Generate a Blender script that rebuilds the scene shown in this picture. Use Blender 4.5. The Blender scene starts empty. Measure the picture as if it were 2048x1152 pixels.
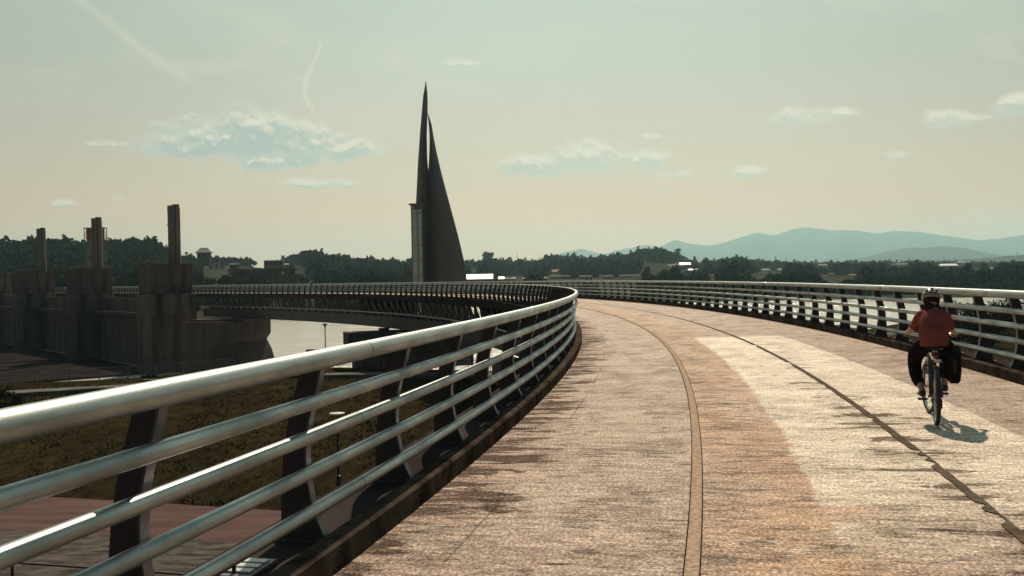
import bpy, bmesh, math, random
import numpy as np
from mathutils import Vector, Matrix, noise as mnoise

random.seed(7)
rng = np.random.default_rng(7)
S = bpy.context.scene
col = S.collection
R_ = math.radians

# ------------------------------------------------------------------ camera
FPX, HY, ROLL, CAMZ = 1896.0, 555.8, 0.0181, 1.75
cam_d = bpy.data.cameras.new('camera')
cam = bpy.data.objects.new('camera', cam_d)
col.objects.link(cam)
cam_d.sensor_width = 36.0
cam_d.lens = FPX / 2048 * 36.0
cam_d.clip_start = 0.05
cam_d.clip_end = 60000
pitch = math.atan((576 - HY) / FPX)
cam.matrix_world = (Matrix.Translation((0, 0, CAMZ)) @ Matrix.Rotation(math.pi / 2 - pitch, 4, 'X')
                    @ Matrix.Rotation(-ROLL, 4, 'Z'))
S.camera = cam

# ------------------------------------------------------------------ sun + exposure
SUN_AZ, SUN_EL = R_(9.0), R_(45.0)          # azimuth from +Y towards +X
sun_dir = Vector((math.sin(SUN_AZ) * math.cos(SUN_EL), math.cos(SUN_AZ) * math.cos(SUN_EL), math.sin(SUN_EL)))
sd = bpy.data.lights.new('sun', 'SUN')
sd.energy = 5.0
sd.angle = R_(0.6)
sd.color = (1.0, 0.81, 0.61)
so = bpy.data.objects.new('sun', sd)
col.objects.link(so)
so.rotation_euler = sun_dir.to_track_quat('Z', 'Y').to_euler()
S.view_settings.view_transform = 'Standard'
S.view_settings.look = 'None'
S.view_settings.exposure = 0.05
S.view_settings.gamma = 1.0
S.view_settings.use_curve_mapping = False
S.cycles.max_bounces = 6
S.cycles.volume_bounces = 0
S.cycles.use_denoising = True


# ------------------------------------------------------------------ node helper
class NT:
    def __init__(self, tree):
        self.t = tree
        self.n = tree.nodes
        self.l = tree.links

    def node(self, typ, **kw):
        nd = self.n.new(typ)
        for k, v in kw.items():
            setattr(nd, k, v)
        return nd

    def put(self, sock, v):
        if isinstance(v, bpy.types.NodeSocket):
            self.l.new(v, sock)
        elif v is not None:
            if isinstance(v, (tuple, list)) and len(v) == 3 and sock.type == 'RGBA':
                v = (*v, 1)
            sock.default_value = v

    def m(self, op, a, b=None, c=None, clamp=False):
        nd = self.node('ShaderNodeMath', operation=op, use_clamp=clamp)
        self.put(nd.inputs[0], a)
        self.put(nd.inputs[1], b)
        if c is not None:
            self.put(nd.inputs[2], c)
        return nd.outputs[0]

    def smooth(self, x, a, b, lo=0.0, hi=1.0):
        nd = self.node('ShaderNodeMapRange', interpolation_type='SMOOTHSTEP')
        self.put(nd.inputs['Value'], x)
        for i, v in zip(('From Min', 'From Max', 'To Min', 'To Max'), (a, b, lo, hi)):
            self.put(nd.inputs[i], v)
        return nd.outputs[0]

    def mix(self, f, a, b, blend='MIX'):
        nd = self.node('ShaderNodeMix', data_type='RGBA', blend_type=blend)
        self.put(nd.inputs[0], f)
        self.put(nd.inputs[6], a)
        self.put(nd.inputs[7], b)
        return nd.outputs[2]

    def noise(self, vec, scale, detail=4, rough=0.55, dist=0.0, dims='3D'):
        nd = self.node('ShaderNodeTexNoise', noise_dimensions=dims)
        self.put(nd.inputs['Vector'], vec)
        self.put(nd.inputs['Scale'], scale)
        self.put(nd.inputs['Detail'], detail)
        self.put(nd.inputs['Roughness'], rough)
        self.put(nd.inputs['Distortion'], dist)
        return nd.outputs['Fac']

    def comb(self, x, y, z=0.0):
        nd = self.node('ShaderNodeCombineXYZ')
        for i, v in enumerate((x, y, z)):
            self.put(nd.inputs[i], v)
        return nd.outputs[0]

    def sep(self, v):
        nd = self.node('ShaderNodeSeparateXYZ')
        self.put(nd.inputs[0], v)
        return nd.outputs

    def scalev(self, v, s):
        nd = self.node('ShaderNodeVectorMath', operation='MULTIPLY')
        self.put(nd.inputs[0], v)
        nd.inputs[1].default_value = s
        return nd.outputs[0]


# ------------------------------------------------------------------ world
W = bpy.data.worlds.new('World')
S.world = W
W.use_nodes = True
T = NT(W.node_tree)
T.n.clear()
out = T.node('ShaderNodeOutputWorld')
bg = T.node('ShaderNodeBackground')
T.l.new(bg.outputs[0], out.inputs[0])
tc = T.node('ShaderNodeTexCoord')
gx, gy, gz = T.sep(tc.outputs['Generated'])
ys = T.m('MAXIMUM', gy, 0.02)
U = T.m('DIVIDE', gx, ys)
V = T.m('DIVIDE', gz, ys)
sky = T.node('ShaderNodeTexSky', sky_type='NISHITA', sun_disc=False)
sky.sun_elevation = SUN_EL
sky.sun_rotation = SUN_AZ
sky.air_density = 1.5
sky.dust_density = 4.0
sky.ozone_density = 1.0
el = T.m('ARCSINE', gz)
ramp = T.node('ShaderNodeValToRGB')
cr = ramp.color_ramp
stops = [(0.0, (1.12, 0.41, 0.10)), (0.05, (0.90, 0.430, 0.205)), (0.10, (0.665, 0.470, 0.315)), (0.15, (0.560, 0.485, 0.365)),
         (0.21, (0.485, 0.490, 0.400)), (0.30, (0.435, 0.500, 0.425)), (0.9, (0.26, 0.38, 0.40))]
while len(cr.elements) < len(stops):
    cr.elements.new(0.5)
for e_, (p_, c_) in zip(cr.elements, stops):
    e_.position = p_
    e_.color = (*c_, 1)
T.put(ramp.inputs[0], T.m('MULTIPLY', T.m('MAXIMUM', el, 0.0), 1.0))
# brightness falls away from the sun's side of the sky
az = T.m('ADD', T.m('MULTIPLY', gx, math.sin(SUN_AZ)), T.m('MULTIPLY', gy, math.cos(SUN_AZ)))
side = T.smooth(az, -0.8, 0.85, 0.20, 1.0)
glow = T.smooth(T.m('ABSOLUTE', T.m('SUBTRACT', U, 0.02)), 0.0, 0.62, 1.06, 0.86)
broad = T.noise(T.comb(T.m('MULTIPLY', U, 2.2), T.m('MULTIPLY', V, 7.0), 3.1), 1.0, 4, 0.5)
skyc = T.mix(1.0, ramp.outputs[0], T.comb(T.m('POWER', side, 1.25), side, T.m('POWER', side, 0.85)), 'MULTIPLY')
g2 = T.m('MULTIPLY', glow, T.smooth(broad, 0.25, 0.75, 0.965, 1.035))
skyc = T.mix(1.0, skyc, T.comb(g2, g2, g2), 'MULTIPLY')


def uv(px, py):
    du, dv = px - 1024, py - HY
    c, s = math.cos(ROLL), math.sin(ROLL)
    return (du * c - dv * s) / FPX, -(du * s + dv * c) / FPX


# cumulus banks: centre, half width, height above / below the base, weight
blobs = [(395, 292, 130, 62, 26, 1.0), (500, 288, 95, 80, 34, 1.05), (600, 296, 115, 56, 30, 1.0), (700, 304, 85, 32, 20, .85),
         (1090, 335, 115, 36, 26, .75), (1190, 320, 100, 46, 36, .9), (1285, 324, 70, 30, 26, .75), (1300, 273, 34, 13, 10, .45),
         (1600, 238, 82, 30, 16, .8), (1690, 227, 45, 16, 10, .65), (1885, 243, 62, 28, 16, .8),
         (2040, 216, 60, 30, 20, .95), (620, 368, 110, 22, 14, .5), (125, 406, 40, 14, 10, .45), (232, 400, 34, 14, 10, .5),
         (925, 128, 60, 16, 12, .22), (1505, 346, 62, 18, 16, .55), (1340, 350, 80, 16, 16, .3),
         (215, 288, 90, 14, 12, .2), (1790, 310, 60, 16, 12, .2), (560, 318, 170, 18, 26, .8),
         (1960, 236, 90, 14, 12, .4)]


def dens(U, V):
    E_ = None
    for (px, py, a, bt, bb, w) in blobs:
        u0, v0 = uv(px, py)
        du = T.m('MULTIPLY', T.m('SUBTRACT', U, u0), FPX / a)
        dv = T.m('SUBTRACT', V, v0)
        dvv = T.m('MAXIMUM', T.m('MULTIPLY', dv, FPX / bt), T.m('MULTIPLY', dv, -FPX / bb))
        e = T.m('SUBTRACT', w, T.m('MULTIPLY_ADD', du, du, T.m('MULTIPLY', dvv, dvv)))
        E_ = e if E_ is None else T.m('SMOOTH_MAX', E_, e, 0.25)
    E_ = T.m('MAXIMUM', E_, -2.0)
    nv = T.noise(T.comb(U, T.m('MULTIPLY', V, 1.25), 0.91), 30.0, 10, 0.60, 0.25)
    return T.m('ADD', T.m('MULTIPLY', E_, 1.0), T.m('MULTIPLY', T.m('SUBTRACT', nv, 0.49), 2.5)), nv


Dr, n1 = dens(U, V)
Dr2, _n = dens(T.m('ADD', U, 0.001), T.m('ADD', V, 0.0055))
alpha = T.smooth(Dr, -0.20, 0.60)
lit = T.smooth(T.m('SUBTRACT', Dr, Dr2), -0.02, 0.48)
thin = T.smooth(Dr, 0.1, 0.9)
shade = T.mix(T.smooth(U, -0.05, 0.06), (0.315, 0.410, 0.390), (0.47, 0.485, 0.410))
bcol = T.mix(lit, shade, (0.80, 0.72, 0.56))
ccol = T.mix(thin, T.mix(0.5, bcol, (0.66, 0.64, 0.50)), bcol)
front = T.smooth(gy, 0.1, 0.3)
alpha = T.m('MULTIPLY', T.m('MULTIPLY', alpha, 0.80), front)
skyc = T.mix(alpha, skyc, ccol)
# soft wisps and two old contrails
wis = T.noise(T.comb(T.m('MULTIPLY', U, 5.0), T.m('MULTIPLY', V, 16.0), 8.3), 1.0, 7, 0.6, 0.6)
skyc = T.mix(T.m('MULTIPLY', T.smooth(wis, 0.52, 0.8), 0.35), skyc, (0.70, 0.64, 0.47))
for pts, wd, amt in (([(150, -10), (270, 88), (375, 158)], 15, 0.22), ([(643, 92), (613, 160), (610, 195), (626, 222)], 6, 0.38)):
    best = None
    for (a, b) in zip(pts[:-1], pts[1:]):
        (u1, v1), (u2, v2) = uv(*a), uv(*b)
        L2 = (u2 - u1) ** 2 + (v2 - v1) ** 2
        t_ = T.m('DIVIDE', T.m('ADD', T.m('MULTIPLY', T.m('SUBTRACT', U, u1), u2 - u1),
                               T.m('MULTIPLY', T.m('SUBTRACT', V, v1), v2 - v1)), L2, clamp=True)
        ex = T.m('SUBTRACT', T.m('SUBTRACT', U, u1), T.m('MULTIPLY', t_, u2 - u1))
        ey = T.m('SUBTRACT', T.m('SUBTRACT', V, v1), T.m('MULTIPLY', t_, v2 - v1))
        d = T.m('SQRT', T.m('ADD', T.m('MULTIPLY', ex, ex), T.m('MULTIPLY', ey, ey)))
        best = d if best is None else T.m('MINIMUM', best, d)
    nn = T.m('MULTIPLY', T.m('SUBTRACT', n1, 0.5), 0.006)
    f_ = T.smooth(T.m('ADD', best, nn), 0.0, wd / FPX, amt, 0.0)
    skyc = T.mix(T.m('MULTIPLY', f_, front), skyc, (0.78, 0.70, 0.52))
nis = T.mix(1.0, sky.outputs[0], (0.085, 0.085, 0.085), 'MULTIPLY')
skyc = T.mix(0.06, skyc, nis)
# the sky below the horizon only shows past the edge of the land
skyc = T.mix(T.smooth(gz, -0.04, 0.0), (0.20, 0.22, 0.19), skyc)
T.put(bg.inputs['Color'], skyc)
bg.inputs['Strength'].default_value = 1.0


# ------------------------------------------------------------------ materials
def newmat(name):
    m = bpy.data.materials.new(name)
    m.use_nodes = True
    t = NT(m.node_tree)
    p = t.n['Principled BSDF']
    return m, t, p


def mat(name, c1, c2=None, rough=0.6, metal=0.0, scale=3.0, bump=0.0, bscale=None, detail=6, streak=None, spec=0.5, rvar=0.0, seam=0.0):
    """c1/c2 blended by noise in object metres; streak=(sx,sy,sz) stretches that noise"""
    m, t, p = newmat(name)
    tcn = t.node('ShaderNodeTexCoord')
    v = tcn.outputs['Object']
    vs = t.scalev(v, streak) if streak else v
    n = t.noise(vs, scale, detail, 0.6)
    if c2 is None:
        c2 = tuple(x * 0.8 for x in c1)
    cc = t.mix(t.smooth(n, 0.3, 0.7), c1, c2)
    if seam:
        sx_, sy_, sz_ = t.sep(v)
        fz = t.m('ABSOLUTE', t.m('SUBTRACT', t.m('FRACT', t.m('DIVIDE', sz_, seam)), 0.5))
        cc = t.mix(t.smooth(fz, 0.465, 0.488, 0.0, 0.35), cc, tuple(x * 0.25 for x in c2 or c1))
        tone = t.node('ShaderNodeTexWhiteNoise', noise_dimensions='1D')
        t.put(tone.inputs['W'], t.m('FLOOR', t.m('DIVIDE', sz_, seam)))
        cc = t.mix(t.m('MULTIPLY', tone.outputs['Value'], 0.22), cc, tuple(x * 0.55 for x in c1))
    t.put(p.inputs['Base Color'], cc)
    p.inputs['Metallic'].default_value = metal
    p.inputs['Specular IOR Level'].default_value = spec if rough < 0.8 else 0.12
    if rough >= 0.8:
        p.inputs['IOR'].default_value = 1.01
    if rvar:
        t.put(p.inputs['Roughness'], t.smooth(n, 0.3, 0.7, rough - rvar, rough + rvar))
    else:
        p.inputs['Roughness'].default_value = rough
    if bump:
        b = t.node('ShaderNodeBump')
        b.inputs['Strength'].default_value = 1.0
        b.inputs['Distance'].default_value = bump
        t.put(b.inputs['Height'], t.noise(v, bscale or scale * 6, 5, 0.6))
        t.l.new(b.outputs[0], p.inputs['Normal'])
    return m


M = {}
M['steel'] = mat('brushed_steel_pipe', (0.35, 0.39, 0.385), (0.23, 0.26, 0.26), 0.44, 1.0, 1.6, 0.0006, 40, rvar=0.10, streak=(1, 1, 3))
M['post'] = mat('dark_post_paint', (0.075, 0.050, 0.052), (0.045, 0.032, 0.036), 0.6, 0.0, 2.2, 0.001, 60)
M['flange'] = mat('post_edge_steel', (0.16, 0.155, 0.165), (0.11, 0.10, 0.11), 0.45, 0.3, 6)
M['conc_dark'] = mat('weathered_concrete', (0.150, 0.114, 0.110), (0.048, 0.035, 0.037), 0.85, 0, 0.75, 0.01, 6, streak=(1, 1, 0.12), seam=2.9)
M['conc_nose'] = mat('dark_nose_concrete', (0.085, 0.068, 0.067), (0.052, 0.040, 0.041), 0.9, 0, 0.4, 0.01, 6, streak=(1, 1, 0.3))  # a darker concrete for the round nosed pier
M['dark_matt'] = mat('dark_matt_concrete', (0.030, 0.024, 0.024), (0.018, 0.014, 0.014), 0.9, 0, 0.2)  # dark tone stands for the reflection in the basin; joint grooves share it
M['conc_pale'] = mat('pale_concrete', (0.150, 0.120, 0.117), (0.085, 0.066, 0.066), 0.85, 0, 0.6, 0.01, 6, streak=(1, 1, 0.2), seam=2.4)
M['conc_deck'] = mat('deck_concrete', (0.055, 0.044, 0.044), (0.032, 0.025, 0.026), 0.85, 0, 0.8, 0.005, 12)  # base colour darkened to carry the shade lying on the kerb ledge
M['kerb'] = mat('mossy_kerb_concrete', (0.095, 0.075, 0.060), (0.028, 0.021, 0.017), 0.8, 0, 3.5, 0.006, 45)
M['girder'] = mat('girder_paint', (0.065, 0.052, 0.055), (0.042, 0.033, 0.036), 0.6, 0, 0.5)
M['strut'] = mat('strut_paint', (0.060, 0.050, 0.050), (0.040, 0.032, 0.034), 0.5, 0, 1)
M['pipe'] = mat('service_pipe_metal', (0.28, 0.29, 0.28), (0.20, 0.2, 0.2), 0.4, 0.4, 2)
M['tower'] = mat('tower_cladding', (0.042, 0.033, 0.035), (0.030, 0.024, 0.026), 0.6, 0, 0.3, seam=4.6)
M['glass'] = mat('lift_glass', (0.42, 0.52, 0.50), (0.32, 0.40, 0.39), 0.12, 0.55, 0.4)
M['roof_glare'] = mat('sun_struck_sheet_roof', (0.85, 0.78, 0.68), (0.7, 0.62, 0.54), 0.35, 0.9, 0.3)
M['sheet'] = mat('greenhouse_sheet', (0.15, 0.17, 0.155), (0.10, 0.12, 0.11), 0.85, 0, 0.2)
M['conc_col'] = mat('column_concrete', (0.17, 0.15, 0.135), (0.09, 0.075, 0.07), 0.85, 0, 1.2, 0.004, 8, streak=(2, 2, 0.1))
M['white_metal'] = mat('pale_metal', (0.55, 0.56, 0.52), (0.45, 0.46, 0.43), 0.4, 0.2, 1)
M['lattice'] = mat('lattice_steel', (0.08, 0.06, 0.06), (0.05, 0.04, 0.04), 0.5, 0.2, 1)
M['red_paint'] = mat('faded_red_paint', (0.16, 0.03, 0.03), (0.10, 0.02, 0.02), 0.6, 0, 1)
m, t, p = newmat('dry_grass_ground')
v = t.node('ShaderNodeTexCoord').outputs['Object']
gA = t.noise(v, 0.10, 6, 0.6)
gB = t.noise(t.scalev(v, (1, 0.35, 1)), 1.6, 9, 0.72)
gC = t.noise(t.scalev(v, (1, 0.3, 1)), 9.0, 4, 0.7)
c_ = t.mix(t.smooth(gA, 0.35, 0.65), (0.026, 0.021, 0.010), (0.043, 0.032, 0.014))
c_ = t.mix(t.smooth(gB, 0.40, 0.62), t.mix(0.75, c_, (0.012, 0.010, 0.006)), c_)
c_ = t.mix(t.m('MULTIPLY', t.smooth(gC, 0.5, 0.75), 0.5), c_, (0.085, 0.066, 0.032))
t.put(p.inputs['Base Color'], c_)
p.inputs['Roughness'].default_value = 0.95
p.inputs['IOR'].default_value = 1.01
b = t.node('ShaderNodeBump')
b.inputs['Distance'].default_value = 0.25
t.put(b.inputs['Height'], t.m('ADD', gB, t.m('MULTIPLY', gC, 0.35)))
t.l.new(b.outputs[0], p.inputs['Normal'])
M['grass'] = m
M['blade'] = mat('grass_blades', (0.080, 0.062, 0.030), (0.055, 0.045, 0.022), 0.85, 0, 0.4)
M['red_path'] = mat('red_tinted_path', (0.125, 0.080, 0.074), (0.080, 0.052, 0.049), 0.9, 0, 0.5, 0.01, 8, streak=(0.5, 3, 1))
M['path'] = mat('pale_path_paving', (0.15, 0.15, 0.135), (0.07, 0.065, 0.06), 0.85, 0, 0.35)
M['far_land'] = mat('far_fields', (0.055, 0.056, 0.038), (0.024, 0.028, 0.020), 0.95, 0, 0.012, detail=10, streak=(1, 0.4, 1))
M['mountain'] = mat('mountain_forest', (0.045, 0.055, 0.040), (0.030, 0.040, 0.030), 0.95, 0, 0.002)
M['leaf_a'] = mat('dark_foliage', (0.026, 0.032, 0.021), (0.014, 0.019, 0.013), 0.95, 0, 0.02, spec=0.1)
M['leaf_b'] = mat('mid_foliage', (0.042, 0.048, 0.028), (0.022, 0.027, 0.017), 0.95, 0, 0.02, spec=0.1)
M['bark'] = mat('bark', (0.05, 0.035, 0.025), (0.03, 0.02, 0.015), 0.9, 0, 3)
M['roof_grey'] = mat('grey_roof', (0.13, 0.12, 0.12), (0.09, 0.085, 0.085), 0.6, 0, 0.5)
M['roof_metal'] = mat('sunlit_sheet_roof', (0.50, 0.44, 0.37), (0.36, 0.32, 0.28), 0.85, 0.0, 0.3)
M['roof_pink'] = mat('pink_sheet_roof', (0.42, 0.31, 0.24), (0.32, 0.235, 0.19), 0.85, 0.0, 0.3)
M['wall_house'] = mat('house_wall', (0.14, 0.12, 0.11), (0.09, 0.08, 0.075), 0.8, 0, 0.4)
M['window'] = mat('dark_window', (0.03, 0.035, 0.04), (0.02, 0.02, 0.025), 0.2, 0, 1)
M['seal'] = mat('bitumen_seal', (0.14, 0.112, 0.085), (0.075, 0.060, 0.046), 0.85, 0, 9, 0.001, 80)
M['iron'] = mat('cast_iron', (0.03, 0.025, 0.02), (0.05, 0.035, 0.025), 0.6, 0.3, 12)
M['rubber'] = mat('tyre_rubber', (0.018, 0.016, 0.016), (0.012, 0.011, 0.011), 0.7, 0, 30)
M['frame_paint'] = mat('dark_frame_paint', (0.030, 0.024, 0.026), (0.02, 0.018, 0.02), 0.35, 0, 8)
M['chrome'] = mat('bicycle_chrome', (0.6, 0.6, 0.58), (0.5, 0.5, 0.48), 0.25, 1.0, 8)
M['saddle'] = mat('saddle_vinyl', (0.02, 0.018, 0.018), None, 0.6, 0, 8)
M['bag'] = mat('pannier_canvas', (0.022, 0.018, 0.020), (0.015, 0.012, 0.013), 0.85, 0, 14, 0.003, 30)
M['shirt'] = mat('red_cotton_shirt', (0.27, 0.075, 0.066), (0.19, 0.052, 0.047), 0.85, 0, 5, 0.012, 6)
M['trousers'] = mat('dark_trousers', (0.022, 0.018, 0.022), (0.015, 0.012, 0.015), 0.85, 0, 6, 0.006, 10)
M['skin'] = mat('skin', (0.42, 0.26, 0.18), (0.36, 0.21, 0.15), 0.55, 0, 6)
M['helmet'] = mat('helmet_shell', (0.26, 0.24, 0.21), (0.20, 0.18, 0.16), 0.35, 0, 8)
M['helmet_dark'] = mat('helmet_vent_black', (0.03, 0.02, 0.02), (0.08, 0.02, 0.02), 0.5, 0, 20)
M['scarf'] = mat('dark_neck_cloth', (0.045, 0.022, 0.025), None, 0.9, 0, 9)
M['shoe'] = mat('dark_shoe', (0.025, 0.02, 0.025), (0.04, 0.03, 0.035), 0.6, 0, 20)
M['reflector'] = mat('red_reflector', (0.35, 0.03, 0.02), None, 0.2, 0, 8)
M['lamp_grey'] = mat('lamp_grey_metal', (0.05, 0.045, 0.045), None, 0.5, 0.3, 2)
M['lamp_white'] = mat('lamp_hat_white', (0.55, 0.55, 0.50), (0.45, 0.45, 0.42), 0.4, 0, 2)
M['steps'] = mat('riprap_stone', (0.12, 0.105, 0.095), (0.04, 0.034, 0.032), 0.9, 0, 1.1, 0.08, 2, streak=(1, 3.5, 1))

# water
m, t, p = newmat('river_water')
v = t.node('ShaderNodeTexCoord').outputs['Object']
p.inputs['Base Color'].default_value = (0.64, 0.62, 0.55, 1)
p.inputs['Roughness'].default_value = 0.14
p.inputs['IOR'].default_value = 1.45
b = t.node('ShaderNodeBump')
b.inputs['Distance'].default_value = 1.3
nA = t.noise(t.scalev(v, (0.35, 1, 1)), 0.22, 8, 0.62, 0.5)
nB = t.noise(t.scalev(v, (0.08, 0.5, 1)), 0.12, 4, 0.5)
b.inputs['Strength'].default_value = 0.8
t.put(b.inputs['Height'], t.m('ADD', nA, t.m('MULTIPLY', nB, 1.2)))
t.l.new(b.outputs[0], p.inputs['Normal'])
M['water'] = m


def road_mat(name):
    """UV: u = metres along the bridge, v = metres across from the inner kerb"""
    m, t, p = newmat(name)
    uvn = t.node('ShaderNodeTexCoord').outputs['UV']
    u, v, _ = t.sep(uvn)
    N = lambda su, sv, det=6, rg=0.62, ds=0.0: t.noise(t.scalev(uvn, (su, sv, 1)), 1.0, det, rg, ds)
    tine = N(26.0, 0.9, 5, 0.65)            # transverse brush marks
    tine2 = N(7.5, 1.15, 8, 0.68, 0.4)
    strk = N(2.3, 0.75, 8, 0.68, 0.5)       # broader worn and dirty bars across the deck
    broad = N(0.35, 0.8, 5, 0.6)
    blot = N(0.9, 1.4, 6, 0.6)
    grain = t.noise(uvn, 60.0, 4, 0.7)
    vor = t.node('ShaderNodeTexVoronoi', feature='DISTANCE_TO_EDGE')
    t.put(vor.inputs['Vector'], t.comb(t.m('ADD', t.m('MULTIPLY', u, 46), t.m('MULTIPLY', grain, 1.2)), t.m('MULTIPLY', v, 26), 0))
    vor.inputs['Scale'].default_value = 1.0
    crk = t.smooth(vor.outputs['Distance'], 0.0, 0.22)
    vor2 = t.node('ShaderNodeTexVoronoi', feature='DISTANCE_TO_EDGE')
    t.put(vor2.inputs['Vector'], t.comb(t.m('ADD', t.m('MULTIPLY', u, 5.5), t.m('MULTIPLY', tine2, 2.0)), t.m('ADD', t.m('MULTIPLY', v, 4.0), t.m('MULTIPLY', blot, 2.5)), 0))
    vor2.inputs['Scale'].default_value = 1.0
    bigc = t.smooth(vor2.outputs['Distance'], 0.0, 0.05)
    bigmask = t.smooth(blot, 0.50, 0.62)
    fine_c = t.smooth(t.m('ADD', t.m('MULTIPLY', tine2, 0.55), t.m('MULTIPLY', strk, 0.45)), 0.40, 0.62)
    left = t.mix(fine_c, (0.66, 0.485, 0.390), (0.34, 0.238, 0.190))
    band = t.mix(fine_c, (0.74, 0.44, 0.245), (0.34, 0.190, 0.105))
    right = t.mix(fine_c, (0.62, 0.455, 0.360), (0.31, 0.215, 0.168))
    edge = t.m('ADD', v, t.m('MULTIPLY', t.m('SUBTRACT', tine2, 0.5), 0.25))
    base = t.mix(t.smooth(edge, 2.05, 2.10), left, band)
    base = t.mix(t.smooth(edge, 3.0, 3.6), base, right)
    base = t.mix(t.m('MULTIPLY', t.smooth(broad, 0.40, 0.66), 0.45), base, (0.56, 0.465, 0.40))
    worn = t.smooth(N(2.2, 0.5, 7, 0.64), 0.56, 0.68)
    base = t.mix(t.m('MULTIPLY', worn, 0.55), base, (0.80, 0.65, 0.52))
    # faint smears of blue and red paint low in the left lane
    sm = t.smooth(N(1.0, 1.6, 5, 0.6, 0.8), 0.56, 0.66)
    sm = t.m('MULTIPLY', sm, t.smooth(t.m('ABSOLUTE', t.m('SUBTRACT', u, -30.9)), 0.5, 2.2, 0.30, 0.0))
    base = t.mix(sm, base, t.mix(t.smooth(N(1.8, 2.6, 3), 0.45, 0.55), (0.16, 0.22, 0.23), (0.45, 0.17, 0.10)))
    # the brighter resurfaced length: straight far edge, worn ragged sides, breaking up towards the near end
    e1 = t.m('ADD', v, t.m('ADD', t.m('MULTIPLY', t.m('SUBTRACT', blot, 0.5), 0.22), t.m('MULTIPLY', t.m('SUBTRACT', tine2, 0.5), 0.34)))
    pm = t.m('MULTIPLY', t.smooth(e1, 2.96, 3.02), t.smooth(v, 5.26, 5.29, 1.0, 0.0))
    pm = t.m('MULTIPLY', pm, t.smooth(u, -11.9, -11.84, 1.0, 0.0))
    nearend = t.m('ADD', t.m('ADD', u, t.m('MULTIPLY', t.m('SUBTRACT', strk, 0.5), 9.0)), t.m('MULTIPLY', v, -0.5))
    pm = t.m('MULTIPLY', pm, t.smooth(nearend, -33.4, -31.6))
    pc = t.mix(t.smooth(t.m('ADD', t.m('MULTIPLY', tine2, 0.6), t.m('MULTIPLY', strk, 0.4)), 0.38, 0.62), (0.97, 0.83, 0.645), (0.66, 0.55, 0.425))
    base = t.mix(pm, base, pc)
    # dirt: along the inner kerb, beside the outer joint, and in thin bars everywhere
    dk = N(3.0, 1.0, 8, 0.70, 0.5)
    ek = t.smooth(v, 0.0, 1.15, 0.125, -0.05)
    jn = t.smooth(t.m('ABSOLUTE', t.m('SUBTRACT', v, 4.10)), 0.05, 0.85, 0.13, 0.0)
    jn = t.m('MULTIPLY', jn, t.smooth(u, -19.0, -26.0, 0.35, 1.0))
    dm = t.smooth(t.m('ADD', t.m('ADD', dk, ek), jn), 0.575, 0.635)
    base = t.mix(t.m('MULTIPLY', dm, 0.78), base, (0.075, 0.052, 0.044))
    fine = t.smooth(t.m('ADD', N(13.0, 2.2, 8, 0.72, 0.4), t.smooth(blot, 0.35, 0.65, -0.06, 0.06)), 0.53, 0.61)
    base = t.mix(t.m('MULTIPLY', fine, t.smooth(pm, 0.0, 1.0, 0.72, 0.35)), base, (0.095, 0.068, 0.052))
    b2 = t.smooth(t.m('ABSOLUTE', t.m('SUBTRACT', v, 2.25)), 0.0, 1.0, 1.0, 0.0)
    dk2 = t.smooth(t.m('ADD', N(6.0, 2.4, 8, 0.7, 0.5), t.m('MULTIPLY', b2, 0.06)), 0.585, 0.645)
    base = t.mix(t.m('MULTIPLY', dk2, 0.6), base, (0.09, 0.060, 0.042))
    sc = t.smooth(t.m('ABSOLUTE', t.m('SUBTRACT', t.m('ADD', v, t.m('MULTIPLY', broad, 0.05)), 0.62)), 0.006, 0.016)
    sc = t.m('MAXIMUM', sc, t.smooth(N(0.5, 0.1, 3), 0.46, 0.54))
    base = t.mix(t.m('MULTIPLY', t.m('SUBTRACT', 1.0, sc), 0.75), base, (0.05, 0.038, 0.032))
    base = t.mix(t.m('MULTIPLY', t.m('SUBTRACT', 1.0, crk), 0.50), base, (0.085, 0.060, 0.046))
    base = t.mix(t.m('MULTIPLY', t.m('MULTIPLY', t.m('SUBTRACT', 1.0, bigc), bigmask), 0.75), base, (0.05, 0.036, 0.028))
    base = t.mix(t.m('MULTIPLY', t.smooth(grain, 0.40, 0.66, 0.0, 0.34), t.m('SUBTRACT', 1.0, t.m('MULTIPLY', dm, 0.85))), base, (0.70, 0.58, 0.47))
    g2 = N(24.0, 40.0, 3, 0.75)
    sp = t.m('MULTIPLY', t.smooth(g2, 0.36, 0.64, 0.52, 1.38), t.smooth(N(15.0, 5.0, 6, 0.7), 0.38, 0.62, 0.72, 1.22))
    base = t.mix(1.0, base, t.comb(sp, sp, sp), 'MULTIPLY')
    t.put(p.inputs['Base Color'], base)
    p.inputs['Roughness'].default_value = 0.5
    p.inputs['IOR'].default_value = 1.26
    # dirt and open grain are matt, the worn laitance and the patch keep some sheen
    dull = t.m('MAXIMUM', t.m('MAXIMUM', t.m('MULTIPLY', dm, 1.0), t.m('MULTIPLY', fine, 0.75)), t.m('MULTIPLY', dk2, 0.8))
    gl = t.m('MULTIPLY', t.m('SUBTRACT', 1.0, dull), t.smooth(pm, 0.0, 1.0, 0.34, 0.95))
    gl = t.m('MULTIPLY', gl, t.smooth(strk, 0.35, 0.65, 1.0, 0.35))
    t.put(p.inputs['Specular IOR Level'], gl)
    b = t.node('ShaderNodeBump')
    b.inputs['Distance'].default_value = 0.007
    b.inputs['Strength'].default_value = 1.0
    h = t.m('ADD', t.m('MULTIPLY', crk, 0.5), t.m('ADD', t.m('MULTIPLY', tine, 0.7), t.m('MULTIPLY', grain, 0.6)))
    t.put(b.inputs['Height'], h)
    t.l.new(b.outputs[0], p.inputs['Normal'])
    return m


M['road'] = road_mat('worn_deck_surface')


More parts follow.
